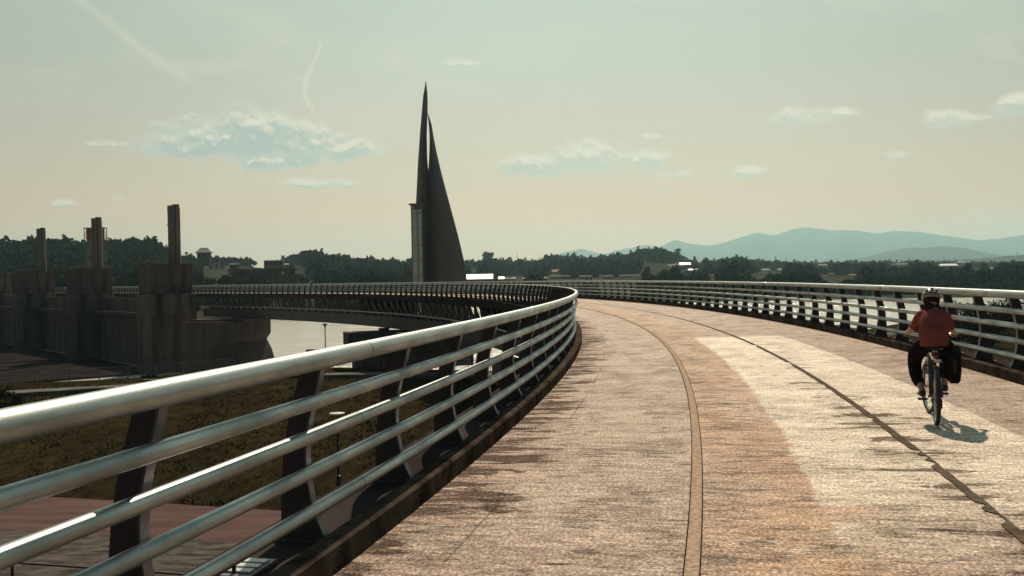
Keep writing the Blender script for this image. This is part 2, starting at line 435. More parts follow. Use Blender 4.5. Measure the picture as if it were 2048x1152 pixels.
# ------------------------------------------------------------------ mesh helpers
class MB:
    def __init__(self):
        self.v, self.f, self.mi, self.uv = [], [], [], None

    def add(self, verts, faces, mi=0):
        o = len(self.v)
        self.v.extend([tuple(q) for q in verts])
        self.f.extend([tuple(i + o for i in fc) for fc in faces])
        self.mi.extend([mi] * len(faces))

    def box(self, c, s, rot=None, mi=0, taper=1.0):
        x, y, z = s[0] / 2, s[1] / 2, s[2] / 2
        vs = [Vector((sx * x * (taper if sz > 0 else 1), sy * y * (taper if sz > 0 else 1), sz * z))
              for sz in (-1, 1) for sy in (-1, 1) for sx in (-1, 1)]
        if rot is not None:
            vs = [rot @ q for q in vs]
        c = Vector(c)
        self.add([q + c for q in vs], [(0, 2, 3, 1), (4, 5, 7, 6), (0, 1, 5, 4), (2, 6, 7, 3), (0, 4, 6, 2), (1, 3, 7, 5)], mi)

    def tube(self, pts, r, seg=10, closed=False, mi=0, flat=1.0, up=(0, 0, 1)):
        pts = [Vector(q) for q in pts]
        n = len(pts)
        rs = r if isinstance(r, (list, tuple)) else [r] * n
        vs, fs = [], []
        for i, q in enumerate(pts):
            if closed:
                d = pts[(i + 1) % n] - pts[i - 1]
            else:
                d = pts[min(i + 1, n - 1)] - pts[max(i - 1, 0)]
            d.normalize()
            u_ = Vector(up)
            if abs(d.dot(u_)) > 0.97:
                u_ = Vector((1, 0, 0))
            a = d.cross(u_).normalized()
            b_ = a.cross(d)
            for k in range(seg):
                an = 2 * math.pi * k / seg
                vs.append(q + a * math.cos(an) * rs[i] + b_ * math.sin(an) * rs[i] * flat)
        rng_ = n if closed else n - 1
        for i in range(rng_):
            j = (i + 1) % n
            for k in range(seg):
                l = (k + 1) % seg
                fs.append((i * seg + k, i * seg + l, j * seg + l, j * seg + k))
        if not closed:
            fs.append(tuple(range(seg))[::-1])
            fs.append(tuple((n - 1) * seg + k for k in range(seg)))
        self.add(vs, fs, mi)

    def prism(self, poly, axis_pt, ex, ez, ey, thick, mi=0):
        """poly in (a,b) -> axis_pt + a*ex + b*ez, extruded +-thick/2 along ey"""
        P0 = Vector(axis_pt)
        ex, ey, ez = Vector(ex), Vector(ey), Vector(ez)
        n = len(poly)
        vs = [P0 + ex * a + ez * b_ + ey * s * thick / 2 for s in (-1, 1) for a, b_ in poly]
        fs = [tuple(range(n)), tuple(range(2 * n - 1, n - 1, -1))]
        fs += [(i, i + n, (i + 1) % n + n, (i + 1) % n) for i in range(n)]
        self.add(vs, fs, mi)

    def loft(self, rings, cap=True, mi=0):
        n = len(rings[0])
        vs = [q for r in rings for q in r]
        fs = []
        for i in range(len(rings) - 1):
            for k in range(n):
                l = (k + 1) % n
                fs.append((i * n + k, i * n + l, (i + 1) * n + l, (i + 1) * n + k))
        if cap:
            fs.append(tuple(range(n))[::-1])
            fs.append(tuple((len(rings) - 1) * n + k for k in range(n)))
        self.add(vs, fs, mi)

    def ball(self, c, r, seg=16, rings=10, mi=0, rot=None):
        c = Vector(c)
        rr = []
        for i in range(1, rings):
            ph = math.pi * i / rings
            ring = []
            for k in range(seg):
                th = 2 * math.pi * k / seg
                q = Vector((r[0] * math.sin(ph) * math.cos(th), r[1] * math.sin(ph) * math.sin(th), -r[2] * math.cos(ph)))
                ring.append(c + (rot @ q if rot is not None else q))
            rr.append(ring)
        self.loft(rr, True, mi)

    def build(self, name, mats, parent=None, smooth=False, origin=None, bevel=0.0, uvs=None, auto=None):
        me = bpy.data.meshes.new(name)
        o_ = Vector(origin) if origin is not None else Vector((0, 0, 0))
        vs = [(q[0] - o_[0], q[1] - o_[1], q[2] - o_[2]) for q in self.v]
        me.from_pydata(vs, [], self.f)
        if not isinstance(mats, (list, tuple)):
            mats = [mats]
        for mm in mats:
            me.materials.append(mm)
        if len(mats) > 1:
            me.polygons.foreach_set('material_index', self.mi)
        if uvs is not None:
            lay = me.uv_layers.new(name='UVMap')
            li = np.zeros(len(me.loops), dtype=np.int32)
            me.loops.foreach_get('vertex_index', li)
            lay.data.foreach_set('uv', np.array(uvs, dtype=np.float32)[li].ravel())
        bm = bmesh.new()
        bm.from_mesh(me)
        bmesh.ops.recalc_face_normals(bm, faces=bm.faces)
        if bevel:
            bmesh.ops.bevel(bm, geom=[e for e in bm.edges if e.calc_face_angle(0) > 0.6], offset=bevel, segments=2,
                            profile=0.7, affect='EDGES', clamp_overlap=True)
        bm.to_mesh(me)
        bm.free()
        if smooth:
            me.polygons.foreach_set('use_smooth', [True] * len(me.polygons))
            if auto:
                me.set_sharp_from_angle(angle=R_(auto))
        ob = bpy.data.objects.new(name, me)
        col.objects.link(ob)
        if parent is not None:
            ob.parent = parent
        return ob


def thing(name, label, cat, loc=(0, 0, 0), rz=0.0, group=None):
    o = bpy.data.objects.new(name, None)
    o.empty_display_size = 0.3
    col.objects.link(o)
    o.location = loc
    o.rotation_euler = (0, 0, rz)
    o['label'] = label
    o['category'] = cat
    if group:
        o['group'] = group
    return o


def np_mesh(name, V_, F_, mats, mi=None):
    me = bpy.data.meshes.new(name)
    me.vertices.add(len(V_))
    me.vertices.foreach_set('co', V_.astype(np.float32).ravel())
    k = F_.shape[1]
    me.loops.add(len(F_) * k)
    me.loops.foreach_set('vertex_index', F_.astype(np.int32).ravel())
    me.polygons.add(len(F_))
    me.polygons.foreach_set('loop_start', np.arange(0, len(F_) * k, k, dtype=np.int32))
    me.polygons.foreach_set('loop_total', np.full(len(F_), k, dtype=np.int32))
    for mm in mats:
        me.materials.append(mm)
    if mi is not None:
        me.polygons.foreach_set('material_index', mi.astype(np.int32))
    me.update(calc_edges=True)
    me.validate()
    ob = bpy.data.objects.new(name, me)
    col.objects.link(ob)
    return ob


def tag(o, label=None, cat=None, group=None, kind=None):
    if label:
        o['label'] = label
    if cat:
        o['category'] = cat
    if group:
        o['group'] = group
    if kind:
        o['kind'] = kind
    return o


def copy_tree(o, parent=None):
    c = o.copy()
    col.objects.link(c)
    c.parent = parent
    for ch in [x for x in col.objects if x.parent == o]:
        copy_tree(ch, c)
    return c


def at(px, py, D):
    """a point seen in the direction (px,py) of the survey photo, D metres ahead"""
    a, b_ = uv(px, py)
    return Vector((a * D, D, CAMZ + b_ * D))


def bez(*pts, n=8):
    """Catmull-Rom through pts"""
    P = [Vector(q) for q in pts]
    P = [P[0] * 2 - P[1]] + P + [P[-1] * 2 - P[-2]]
    o = []
    for i in range(1, len(P) - 2):
        for k in range(n):
            t_ = k / n
            a, b_, c, d = P[i - 1], P[i], P[i + 1], P[i + 2]
            o.append(0.5 * ((2 * b_) + (c - a) * t_ + (2 * a - 5 * b_ + 4 * c - d) * t_ ** 2 + (-a + 3 * b_ - 3 * c + d) * t_ ** 3))
    o.append(P[-2])
    return o


# ------------------------------------------------------------------ the curved alignment
CX, CY, RK, RO = -147.79, 37.56, 150.13, 156.865
QE = R_(40.5)
QEND = QE + 130 / 150.0
ce, se = math.cos(QE), math.sin(QE)


def PP(R, q, z=0.0):
    if q <= QE:
        return Vector((CX + R * math.cos(q), CY + R * math.sin(q), z))
    L = (q - QE) * 150.0
    return Vector((CX + R * ce - se * L, CY + R * se + ce * L, z))


def rad(q):
    q = min(q, QE)
    return Vector((math.cos(q), math.sin(q), 0))


def tan_(q):
    q = min(q, QE)
    return Vector((-math.sin(q), math.cos(q), 0))


def zr(R):
    return 0.0147 * (min(max(R, RK), RO) - RK)


def qrange(q0, q1, step=0.006):
    n = max(1, int(round((q1 - q0) / step)))
    return [q0 + (q1 - q0) * i / n for i in range(n + 1)]


def sweep(mb, poly, qs, cap=True, mi=0):
    mb.loft([[PP(R, q, z) for R, z in poly] for q in qs], cap, mi)


Q0 = -0.33
QS = qrange(Q0, QEND, 0.008)

# ---- road surface (one sheet with metre UVs)
mb = MB()
uvs = []
Rs_ = [RK + (RO - RK) * i / 10 for i in range(11)]
for q in QS:
    for R in Rs_:
        mb.v.append(tuple(PP(R, q, zr(R))))
        uvs.append((q * 150, R - RK))
n = len(Rs_)
for i in range(len(QS) - 1):
    for k in range(n - 1):
        mb.f.append((i * n + k, i * n + k + 1, (i + 1) * n + k + 1, (i + 1) * n + k))
        mb.mi.append(0)
tag(mb.build('road', M['road'], smooth=True, uvs=uvs), kind='structure')

# ---- raised joint strip with a groove on both sides
mb = MB()
sweep(mb, [(152.180, -0.02), (152.180, zr(152.2) + 0.008), (152.192, zr(152.2) + 0.014), (152.252, zr(152.2) + 0.014), (152.264, zr(152.2) + 0.008), (152.264, -0.02)],
      qrange(Q0, QEND, 0.004))
M['strip'] = mat('joint_strip_mortar', (0.50, 0.375, 0.275), (0.24, 0.175, 0.125), 0.8, 0, 22, 0.002, 70)
tag(mb.build('road_joint_strip', M['strip']), kind='structure')
mb = MB()
for (ra, rb) in ((152.171, 152.179), (152.265, 152.273)):
    sweep(mb, [(ra, zr(152.2) - 0.01), (ra, zr(152.2) + 0.0045), (rb, zr(152.2) + 0.0045), (rb, zr(152.2) - 0.01)], qrange(Q0, 0.3, 0.004))
tag(mb.build('road_joint_groove', M['dark_matt']), kind='structure')

# ---- bitumen seal along the outer joint: ragged, broken
mb = MB()
qs = qrange(Q0, 0.35, 0.0006)
rows = []
for i, q in enumerate(qs):
    s = q * 150
    w = 0.060 + 0.016 * mnoise.noise(Vector((s * 1.3, 0, 5))) + 0.012 * mnoise.noise(Vector((s * 6, 0, 7)))
    if q > -0.02:
        w *= 0.6
    c0 = 154.26 + 0.004 * mnoise.noise(Vector((s * 3, 2, 1)))
    gap = mnoise.noise(Vector((s * 0.9, 11, 2))) + 0.5 * mnoise.noise(Vector((s * 5, 13, 2)))
    a, b_ = (c0 - max(w, 0.008), c0 + 0.02 + 0.01 * mnoise.noise(Vector((s * 4, 1, 1))))
    if gap > 0.28:
        a = c0 + 0.004
    rows.append((PP(a, q, zr(a) + 0.008), PP(b_, q, zr(b_) + 0.008)))
for i, (a, b_) in enumerate(rows):
    mb.v += [tuple(a), tuple(b_)]
for i in range(len(rows) - 1):
    mb.f.append((2 * i, 2 * i + 1, 2 * i + 3, 2 * i + 2))
    mb.mi.append(0)
tag(mb.build('road_seal_line', M['seal']), kind='structure')

# ------------------------------------------------------------------ the bridge
BR = thing('curved_bridge', 'long curving concrete bridge on a deep dark truss girder, carrying the road', 'bridge', (0, 0, -0.5))
bo = (0, 0, -0.5)
mb = MB()
ri, ro = RK - 0.73, RO + 0.75
sweep(mb, [(ri, 0.10), (RK - 0.15, 0.10), (RK - 0.15, -0.012), (RO + 0.15, -0.012), (RO + 0.15, 0.20), (ro, 0.20), (ro, -0.42),
           (ro - 0.7, -0.55), (ri + 0.7, -0.55), (ri, -0.42)], QS)
mb.build('deck_slab', M['conc_deck'], BR, origin=bo)
for (a, b_, z0, zt, nm) in ((RK - 0.15, RK, -0.03, 0.17, 'i'), (RO, RO + 0.15, 0.05, 0.27, 'o')):
    mb = MB()
    # cast in lengths with a fine gap between them
    L = 2.0 / 150
    q = Q0
    while q < QEND - L:
        far_ = q > 0.25
        L2 = L * (6 if far_ else 1)
        poly = [(a, z0), (a, zt - 0.02), (a + 0.02, zt), (b_ - 0.02, zt), (b_, zt - 0.02), (b_, z0)]
        sweep(mb, poly, qrange(q + 0.00004, min(q + L2 - 0.00004, QEND), 0.0067))
        q += L2
    o = mb.build('kerb', M['kerb'], BR, origin=bo)
mb = MB()
sweep(mb, [(RK + 0.35, -2.35), (RO - 0.35, -2.35), (RO - 0.5, -3.65), (RK + 0.5, -3.65)], qrange(Q0, QE + 27 / 150, 0.008))
mb.build('bottom_girder', M['girder'], BR, origin=bo)
mb = MB()
mb.tube([PP(RK - 0.45, q, -1.88) for q in qrange(-0.2, QE + 26 / 150, 0.01)], 0.075, 8)
mb.build('service_pipe', M['pipe'], BR, smooth=True, origin=bo)


def bar(mb, a, b_, w, th, side):
    """flat bar from a to b_, width w in plane, thickness th along side"""
    a, b_ = Vector(a), Vector(b_)
    d = (b_ - a).normalized()
    sd_ = Vector(side).normalized()
    u_ = d.cross(sd_).normalized()
    vs = [p_ + u_ * i * w / 2 + sd_ * j * th / 2 for p_ in (a, b_) for i, j in ((-1, -1), (1, -1), (1, 1), (-1, 1))]
    mb.add(vs, [(0, 1, 2, 3), (7, 6, 5, 4), (0, 4, 5, 1), (1, 5, 6, 2), (2, 6, 7, 3), (3, 7, 4, 0)])


rest = MB()
pitchV = 2.05 / 150
q = -0.2
cnt = 0
while q < QE + 25 / 150:
    for inner in (True, False):
        Rt, Rb = (RK + 0.05, RK + 0.55) if inner else (RO - 0.05, RO - 0.55)
        vis = inner and q > 0.03 and cnt < 98
        m_ = MB() if vis else rest
        for s in (-1, 1):
            if not inner and s < 0:
                continue
            bar(m_, PP(Rt, q + s * pitchV * 0.46, -0.54), PP(Rb, q + s * pitchV * 0.10, -2.36), 0.26 if inner else 0.12, 0.14, rad(q))
        if vis:
            m_.build('truss_strut', M['strut'], BR, origin=bo)
            cnt += 1
    q += pitchV
tag(rest.build('truss_strut', M['strut'], BR, origin=bo), kind='stuff')
for qd in (-0.02, 0.245, 0.525):
    mb = MB()
    sweep(mb, [(RK - 0.02, -0.56), (RO + 0.02, -0.56), (RO - 0.3, -2.34), (RK + 0.3, -2.34)], qrange(qd - 0.007, qd + 0.007, 0.007))
    mb.build('diaphragm', M['conc_deck'], BR, origin=bo)

# ------------------------------------------------------------------ railings
front_e = [(0.030, 1.22), (0.010, 1.14), (-0.017, 1.03), (-0.060, 0.88), (-0.098, 0.72), (-0.115, 0.54), (-0.108, 0.40), (-0.082, 0.26), (-0.045, 0.14), (0.0, 0.04), (0.0, 0.0)]
back_e = [(-0.10, 1.22), (-0.125, 1.14), (-0.16, 1.03), (-0.205, 0.88), (-0.245, 0.72), (-0.275, 0.54), (-0.288, 0.40), (-0.294, 0.26), (-0.297, 0.14), (-0.30, 0.04), (-0.30, 0.0)]
poly = front_e + back_e[::-1]


def post_mesh(name):
    """local +x points to the roadway, y along the rail, z up"""
    mb = MB()
    mb.prism([(a - 0.006, b_) for a, b_ in front_e] + back_e[::-1], (0, 0, 0), (1, 0, 0), (0, 0, 1), (0, 1, 0), 0.022)
    # edge plate
    vs, fs = [], []
    for (a, b_) in front_e:
        for dx, dy in ((-0.006, -0.036), (0.008, -0.036), (0.008, 0.036), (-0.006, 0.036)):
            vs.append((a + dx, dy, b_))
    nn = len(front_e)
    for i in range(nn - 1):
        for k in range(4):
            l = (k + 1) % 4
            fs.append((i * 4 + k, i * 4 + l, (i + 1) * 4 + l, (i + 1) * 4 + k))
    fs += [(0, 1, 2, 3), tuple((nn - 1) * 4 + k for k in (3, 2, 1, 0))]
    mb.add(vs, fs, 1)
    # base plate and bolts
    mb.box((-0.15, 0, 0.008), (0.38, 0.16, 0.016), mi=0)
    for sx in (-0.29, -0.01):
        for sy in (-0.055, 0.055):
            mb.box((sx, sy, 0.026), (0.022, 0.022, 0.02), mi=1)
    ob = mb.build(name, [M['post'], M['flange']])
    return ob


RAILS = [(-0.025, 1.268, 0.063), (0.020, 1.02, 0.043), (-0.045, 0.795, 0.043), (-0.068, 0.565, 0.043), (-0.040, 0.335, 0.043)]


def railing(name, label, q0, q1, dq, inner, fine_q, qphase):
    base = PP(RK if inner else RO, q0, 0)
    rt = thing(name, label, 'railing', base)
    sgn = 1 if inner else -1
    Rf = (RK - 0.19) if inner else (RO + 0.19)
    zf = 0.10 if inner else 0.20
    proto = post_mesh('post')
    proto.parent = rt
    first = True
    k0 = math.ceil((q0 - qphase) / dq)
    q = qphase + k0 * dq
    cnt = 0
    while q < q1:
        o = proto if first else proto.copy()
        if not first:
            col.objects.link(o)
            o.parent = rt
        first = False
        d = rad(q) * sgn
        pos = PP(Rf, q, zf) - base
        o.matrix_local = Matrix.Translation(pos) @ Matrix.Rotation(math.atan2(d.y, d.x), 4, 'Z')
        q += dq
        cnt += 1
    for i, (dr, z, r) in enumerate(RAILS):
        off = (0.075 + dr) if i == 0 else dr + 0.035
        R = Rf + sgn * off
        zz = z + zf - 0.10
        pts, rr = [], []
        jn = 4 * dq
        qq = q0
        marks = []
        kq = math.ceil((q0 - qphase - dq * 0.35 * (1 + i % 2)) / jn)
        nxt = qphase + dq * 0.35 * (1 + i % 2) + kq * jn
        for qv in qrange(q0, q1, 0.004 if q0 < 0.5 else 0.02):
            while nxt < qv:
                if nxt < fine_q:
                    for dd, sc in ((-0.00005, 1.0), (-0.00003, 0.955), (0.00003, 0.955), (0.00005, 1.0)):
                        pts.append(PP(R, nxt + dd, zz))
                        rr.append(r * sc)
                nxt += jn
            pts.append(PP(R, qv, zz))
            rr.append(r)
        mb = MB()
        mb.tube(pts, rr, 20 if i == 0 else 14)
        mb.build('top_rail' if i == 0 else 'rail', M['steel'], rt, smooth=True, origin=base, auto=60)
    return rt, cnt


r1, c1 = railing('bridge_railing', 'curving steel pipe railing on the inner left kerb, sweeping round from the foreground', -0.30, QE + 2.0 / 150, 0.0117, True, 0.1, -0.2121)
r2, c2 = railing('bridge_railing', 'curving steel pipe railing on the outer right kerb behind the cyclist', -0.27, QE + 2.0 / 150, 0.01025, False, 0.1, -0.148)
railing('weir_railing', 'straight steel railing along the near edge of the weir deck, seen between the tall piers', QE + 2.6 / 150, QEND - 0.002, 0.0107, True, 0, 0)
railing('weir_railing', 'straight steel railing along the far edge of the weir deck', QE + 2.6 / 150, QEND - 0.002, 0.0107, False, 0, 0)
print('posts', c1, c2)

# small fixtures on the deck
qd = math.asin((11.0 - CY) / 150.3)
dr = thing('drain_inlet', 'small dark drain slot in the road beside the inner kerb', 'drain', PP(150.28, qd, 0.0), qd)
mb = MB()
mb.box((0, 0, 0.005), (0.30, 0.11, 0.006))
mb.build('frame', M['iron'], dr)
mb = MB()
for k in range(7):
    mb.box((-0.12 + k * 0.04, 0, 0.010), (0.012, 0.085, 0.006))
mb.build('grating', M['seal'], dr)
qf = math.asin((5.42 - CY) / 149.7)
fl = thing('cable_box', 'small pale metal cable cover on the ledge under the left railing', 'cover', PP(149.72, qf, 0.10), qf)
mb = MB()
mb.box((0, 0, 0.012), (0.24, 0.34, 0.024))
mb.build('base_plate', M['flange'], fl, bevel=0.004)
mb = MB()
for k in (-0.09, 0.0, 0.09):
    mb.box((0, k, 0.03), (0.19, 0.06, 0.012))
mb.build('lid', M['white_metal'], fl, bevel=0.003)
mb = MB()
mb.tube([(0.0, -0.12, 0.03), (0.0, -0.12, 0.075)], 0.012, 8)
mb.build('bolt', M['iron'], fl)

# ------------------------------------------------------------------ bridge piers
def wallpier(name, label, c0, c1, th, ztop, zbot, cap_over, cap_h):
    c0, c1 = Vector((*c0, 0)), Vector((*c1, 0))
    mid = (c0 + c1) / 2
    d = (c1 - c0)
    L = d.length
    d.normalize()
    nrm = Vector((-d.y, d.x, 0))
    o = thing(name, label, 'pier', (mid.x, mid.y, zbot))
    rz = math.atan2(d.y, d.x)
    o.rotation_euler = (0, 0, rz)
    H = ztop - zbot
    mb = MB()
    mb.prism([(-L / 2 + cap_over, 0), (L / 2 - cap_over, 0), (L / 2 - cap_over, H - cap_h - 1.2), (-L / 2 + cap_over, H - cap_h - 1.2)],
             (0, 0, 0), (1, 0, 0), (0, 0, 1), (0, 1, 0), th)
    mb.build('column', M['conc_pale'], o, bevel=0.12)
    mb = MB()
    mb.prism([(-L / 2 + cap_over, H - cap_h - 1.19), (L / 2 - cap_over, H - cap_h - 1.19), (L / 2, H - cap_h), (L / 2, H), (-L / 2, H), (-L / 2, H - cap_h)],
             (0, 0, 0), (1, 0, 0), (0, 0, 1), (0, 1, 0), th + 0.5)
    mb.build('pier_cap', M['conc_pale'], o, bevel=0.08)
    for s in (-1, 1):
        mb = MB()
        mb.box((s * L * 0.22, 0, H + 0.16), (1.0, 0.9, 0.32))
        mb.build('bearing', M['conc_dark'], o)
    return o


wallpier('bridge_pier', 'massive concrete pier under the curved truss, standing behind the left railing', (-18.6, 105.5), (-4.2, 111.5), 2.4, -3.97, -8.3, 0.9, 1.3)
wallpier('bridge_pier', 'concrete pier half hidden behind the posts where the bridge bends', (-1.2, 66.5), (8.8, 69.2), 2.2, -3.97, -8.3, 0.9, 1.2)

# end pier with the bulging cutwater, at the dam
ep = thing('bridge_pier', 'dark round nosed pier at the water beside the weir', 'pier', (-42.5, 142.5, -12.6), R_(-18))
prof = [(-5.2, 0), (4.75, 0), (4.85, 1.5), (4.7, 2.9), (4.3, 4.2), (3.7, 5.3), (3.45, 5.65), (3.6, 5.9), (4.15, 6.55), (4.2, 6.9), (4.2, 8.7), (-5.2, 8.7)]
mb = MB()
mb.prism([(a, b_) for a, b_ in prof], (0, 0, 0), (1, 0, 0), (0, 0, 1), (0, 1, 0), 9.0)
mb.build('column', M['conc_nose'], ep, bevel=0.1)
mb = MB()
mb.box((-1.75, -4.56, 4.3), (0.75, 0.12, 8.4))
mb.build('gate_slot', M['iron'], ep)
mb = MB()
mb.box((0.0, 0, 8.85), (9.6, 6.0, 0.26))
mb.build('bearing', M['conc_dark'], ep)

# ------------------------------------------------------------------ the weir
dd = Vector((-se, ce, 0))
nn_ = Vector((-ce, -se, 0))
WZ = -13.2
PIER0 = Vector((-56.6, 155.0, 0))
PIERS = [PIER0 + (Vector((-0.65, 0.76, 0)).normalized() * 40.0 * k) for k in range(4)]
rzp = math.atan2(-nn_.y, -nn_.x)
WR = thing('weir', 'long dark concrete river weir with sluice bays between its tall piers', 'weir', (PIER0.x, PIER0.y, WZ))
wo = WR.location.copy()
for k in range(4):
    a = PIERS[k]
    b_ = a + Vector((-0.65, 0.76, 0)).normalized() * 40.0
    if k == 3:
        b_ = a + Vector((-0.65, 0.76, 0)).normalized() * 30.0
    d = (b_ - a).normalized()
    nrm = Vector((-d.y, d.x, 0)) * -1          # towards the far side
    rot = Matrix.Rotation(math.atan2(d.y, d.x), 3, 'Z')
    mid = (a + b_) / 2
    L = (b_ - a).length - 3.0
    back = Vector((d.y, -d.x, 0)) * 1.6
    mb = MB()
    mb.box(mid + back + Vector((0, 0, (WZ - 3.7) / 2)), (L, 0.8, -3.7 - WZ), rot)
    mb.build('sluice_gate', M['conc_pale'], WR, origin=wo)
    mb = MB()
    mb.box(mid + back * 0.5 + Vector((0, 0, -3.45)), (L, 1.9, 0.5), rot)
    mb.build('walkway', M['conc_dark'], WR, origin=wo)
    mb = MB()
    mb.box(mid + back * 1.3 + Vector((0, 0, -1.9)), (L, 0.5, 2.4), rot)
    mb.build('beam', M['conc_pale'], WR, origin=wo)
    mb = MB()
    e_ = Vector((-d.y, d.x, 0))
    mb.tube([a + back * -0.1 + d * 2 + Vector((0, 0, -3.1)), b_ + back * -0.1 - d * 2 + Vector((0, 0, -3.1))], 0.06, 6)
    mb.build('handrail', M['flange'], WR, origin=wo)
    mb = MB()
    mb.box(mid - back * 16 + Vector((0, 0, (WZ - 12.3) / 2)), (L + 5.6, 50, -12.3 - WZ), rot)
    mb.build('slab', M['dark_matt'], WR, origin=wo)  # added dark slab over the basin, standing for the weir's reflection in water

plabels = ['nearest and largest of the tall dark weir piers with a column on top',
           'second weir pier from the bridge, the lattice tower rising behind it',
           'third weir pier from the bridge, with the thinner looking column on top',
           'farthest weir pier, cut off by the left side of the view']
tops = [(408, 530), (434, 540), (455, 545), (465, 550)]
for k, Pk in enumerate(PIERS):
    o = thing('weir_pier', plabels[k], 'pier', (Pk.x, Pk.y, WZ), rzp, 'tall piers of the weir')
    Lp, Wp = 7.6, 3.3        # across the line of the weir / along it
    zt = 4.75 - WZ
    mb = MB()
    mb.box((0, 0, (zt - 4.6) / 2 + 0.0), (Lp + 1.0, Wp + 0.8, zt - 4.6))
    mb.build('pier_base', M['conc_dark'], o, bevel=0.12)
    mb = MB()
    mb.box((0, 0, zt - 2.3), (Lp, Wp, 4.6))
    mb.build('tower_block', M['conc_dark'], o, bevel=0.12)
    mb = MB()
    mb.box((0, 0, zt + 0.12), (Lp + 0.3, Wp + 0.3, 0.24))
    mb.build('coping', M['conc_dark'], o, bevel=0.04)
    # the side towards the bridge carries a shoulder for the deck, slots and a ladder
    sy = -Wp / 2 - 0.4
    mb = MB()
    mb.box((1.0, sy - 0.7, zt - 6.2), (5.2, 1.5, 3.2))
    mb.build('bearing_shelf', M['conc_dark'], o, bevel=0.08)
    for sx in (-2.6, 1.2):
        mb = MB()
        mb.box((sx, sy - 0.02, (zt - 8) / 2), (1.0, 0.14, zt - 8.4))
        mb.build('gate_slot', M['iron'], o)
    mb = MB()
    mb.box((-Lp / 2 - 0.55, 0, (zt - 8) / 2), (0.14, 1.2, zt - 9.0))
    mb.build('recess_panel', M['conc_pale'], o)
    mb = MB()
    for lx in (0.2, 0.75):
        mb.tube([(lx - 0.9, sy - 0.18, 1.0), (lx - 0.9, sy - 0.18, zt - 4.4)], 0.05, 5)
    for zz in np.arange(1.2, zt - 4.6, 0.6):
        mb.tube([(-0.7, sy - 0.18, zz), (-0.15, sy - 0.18, zz)], 0.035, 4)
    mb.build('ladder', M['flange'], o)
    mb = MB()
    cs = [(-Lp / 2, -Wp / 2), (Lp / 2, -Wp / 2), (Lp / 2, Wp / 2), (-Lp / 2, Wp / 2)]
    for (a_, c_) in zip(cs, cs[1:] + cs[:1]):
        mb.tube([(a_[0], a_[1], zt + 0.75), (c_[0], c_[1], zt + 0.75)], 0.03, 5)
        for f_ in (0, 0.33, 0.66):
            x_, y_ = a_[0] + (c_[0] - a_[0]) * f_, a_[1] + (c_[1] - a_[1]) * f_
            mb.tube([(x_, y_, zt + 0.2), (x_, y_, zt + 0.75)], 0.03, 4)
    mb.build('guard_rail', M['lattice'], o)
    # column: two joined shafts of unequal height, slightly waisted ribs
    hc = (14.6, 14.9, 14.9, 14.9)[k] - 4.75
    cz = zt + 0.24
    mb = MB()
    for (ox, wx, hh) in ((1.10, 0.75, hc - 0.22), (1.90, 0.86, hc)):
        ring = []
        for zz, sc in ((0, 1.0), (hh * 0.33, 0.97), (hh * 0.66, 0.985), (hh, 1.03)):
            ring.append([Vector((ox + wx / 2 * sc * a, 0.72 * sc * b_, cz + zz)) for a, b_ in
                         ((-1, -.7), (-.6, -1), (.6, -1), (1, -.7), (1, .7), (.6, 1), (-.6, 1), (-1, .7))])
        mb.loft(ring)
    for zz in (0.33, 0.66):
        mb.box((1.5, 0, cz + hc * zz), (1.72, 1.5, 0.12))
    if k == 3:
        continue
    mb.build('column', M['conc_col'], o)
    mb = MB()
    mb.box((2.40, -0.35, cz + hc * 0.47), (0.10, 0.30, hc * 0.94))
    mb.build('edge_highlight', M['white_metal'], o)  # pale strip added as the sunlit highlight on the column's right edge

# parapet wall along the top behind the 3rd/4th piers
mb = MB()
a = PIERS[3] + Vector((4, 4, 0))
b_ = PIERS[2] + Vector((1, 4, 0))
# lattice tower behind the second pier
lt = thing('lattice_tower', 'splayed steel lattice tower standing behind the second weir pier', 'tower', (at(193, 540, 262).x, 262, -12.5))
hb, ht = -1.0, 0
zt_ = at(193, 457, 262).z + 12.5
for s in (-1, 1):
    mb = MB()
    for dy in (-0.9, 0.9):
        bot = [Vector((s * 1.3, dy, 0)), Vector((s * 1.9, dy, 0))]
        top = [Vector((s * 1.75, dy, zt_)), Vector((s * 2.75, dy, zt_))]
        for b0, t0 in zip(bot, top):
            mb.tube([b0, t0], 0.11, 6)
        N = 16
        for i in range(N):
            f0, f1 = i / N, (i + 1) / N
            A = [bot[j].lerp(top[j], f0) for j in (0, 1)]
            B = [bot[j].lerp(top[j], f1) for j in (0, 1)]
            mb.tube([A[i % 2], B[(i + 1) % 2]], 0.06, 5)
            mb.tube([A[0], A[1]], 0.06, 5)
    mb.build('lattice_leg', M['lattice'], lt)
mb = MB()
mb.box((0, 0, zt_ - 1.7), (4.4, 1.6, 3.2))
mb.build('head_panel', M['red_paint'], lt)
mb = MB()
mb.box((0, 0, zt_ + 0.1), (5.7, 2.2, 0.25))
mb.build('crown_beam', M['lattice'], lt)
for (sx, fz) in ((2.15, 0.62), (2.15, 0.76)):
    mb = MB()
    mb.ball((sx - 0.3, -1.1, zt_ * fz), (0.55, 0.25, 0.55), 12, 8)
    mb.build('dish', M['white_metal'], lt, smooth=True)

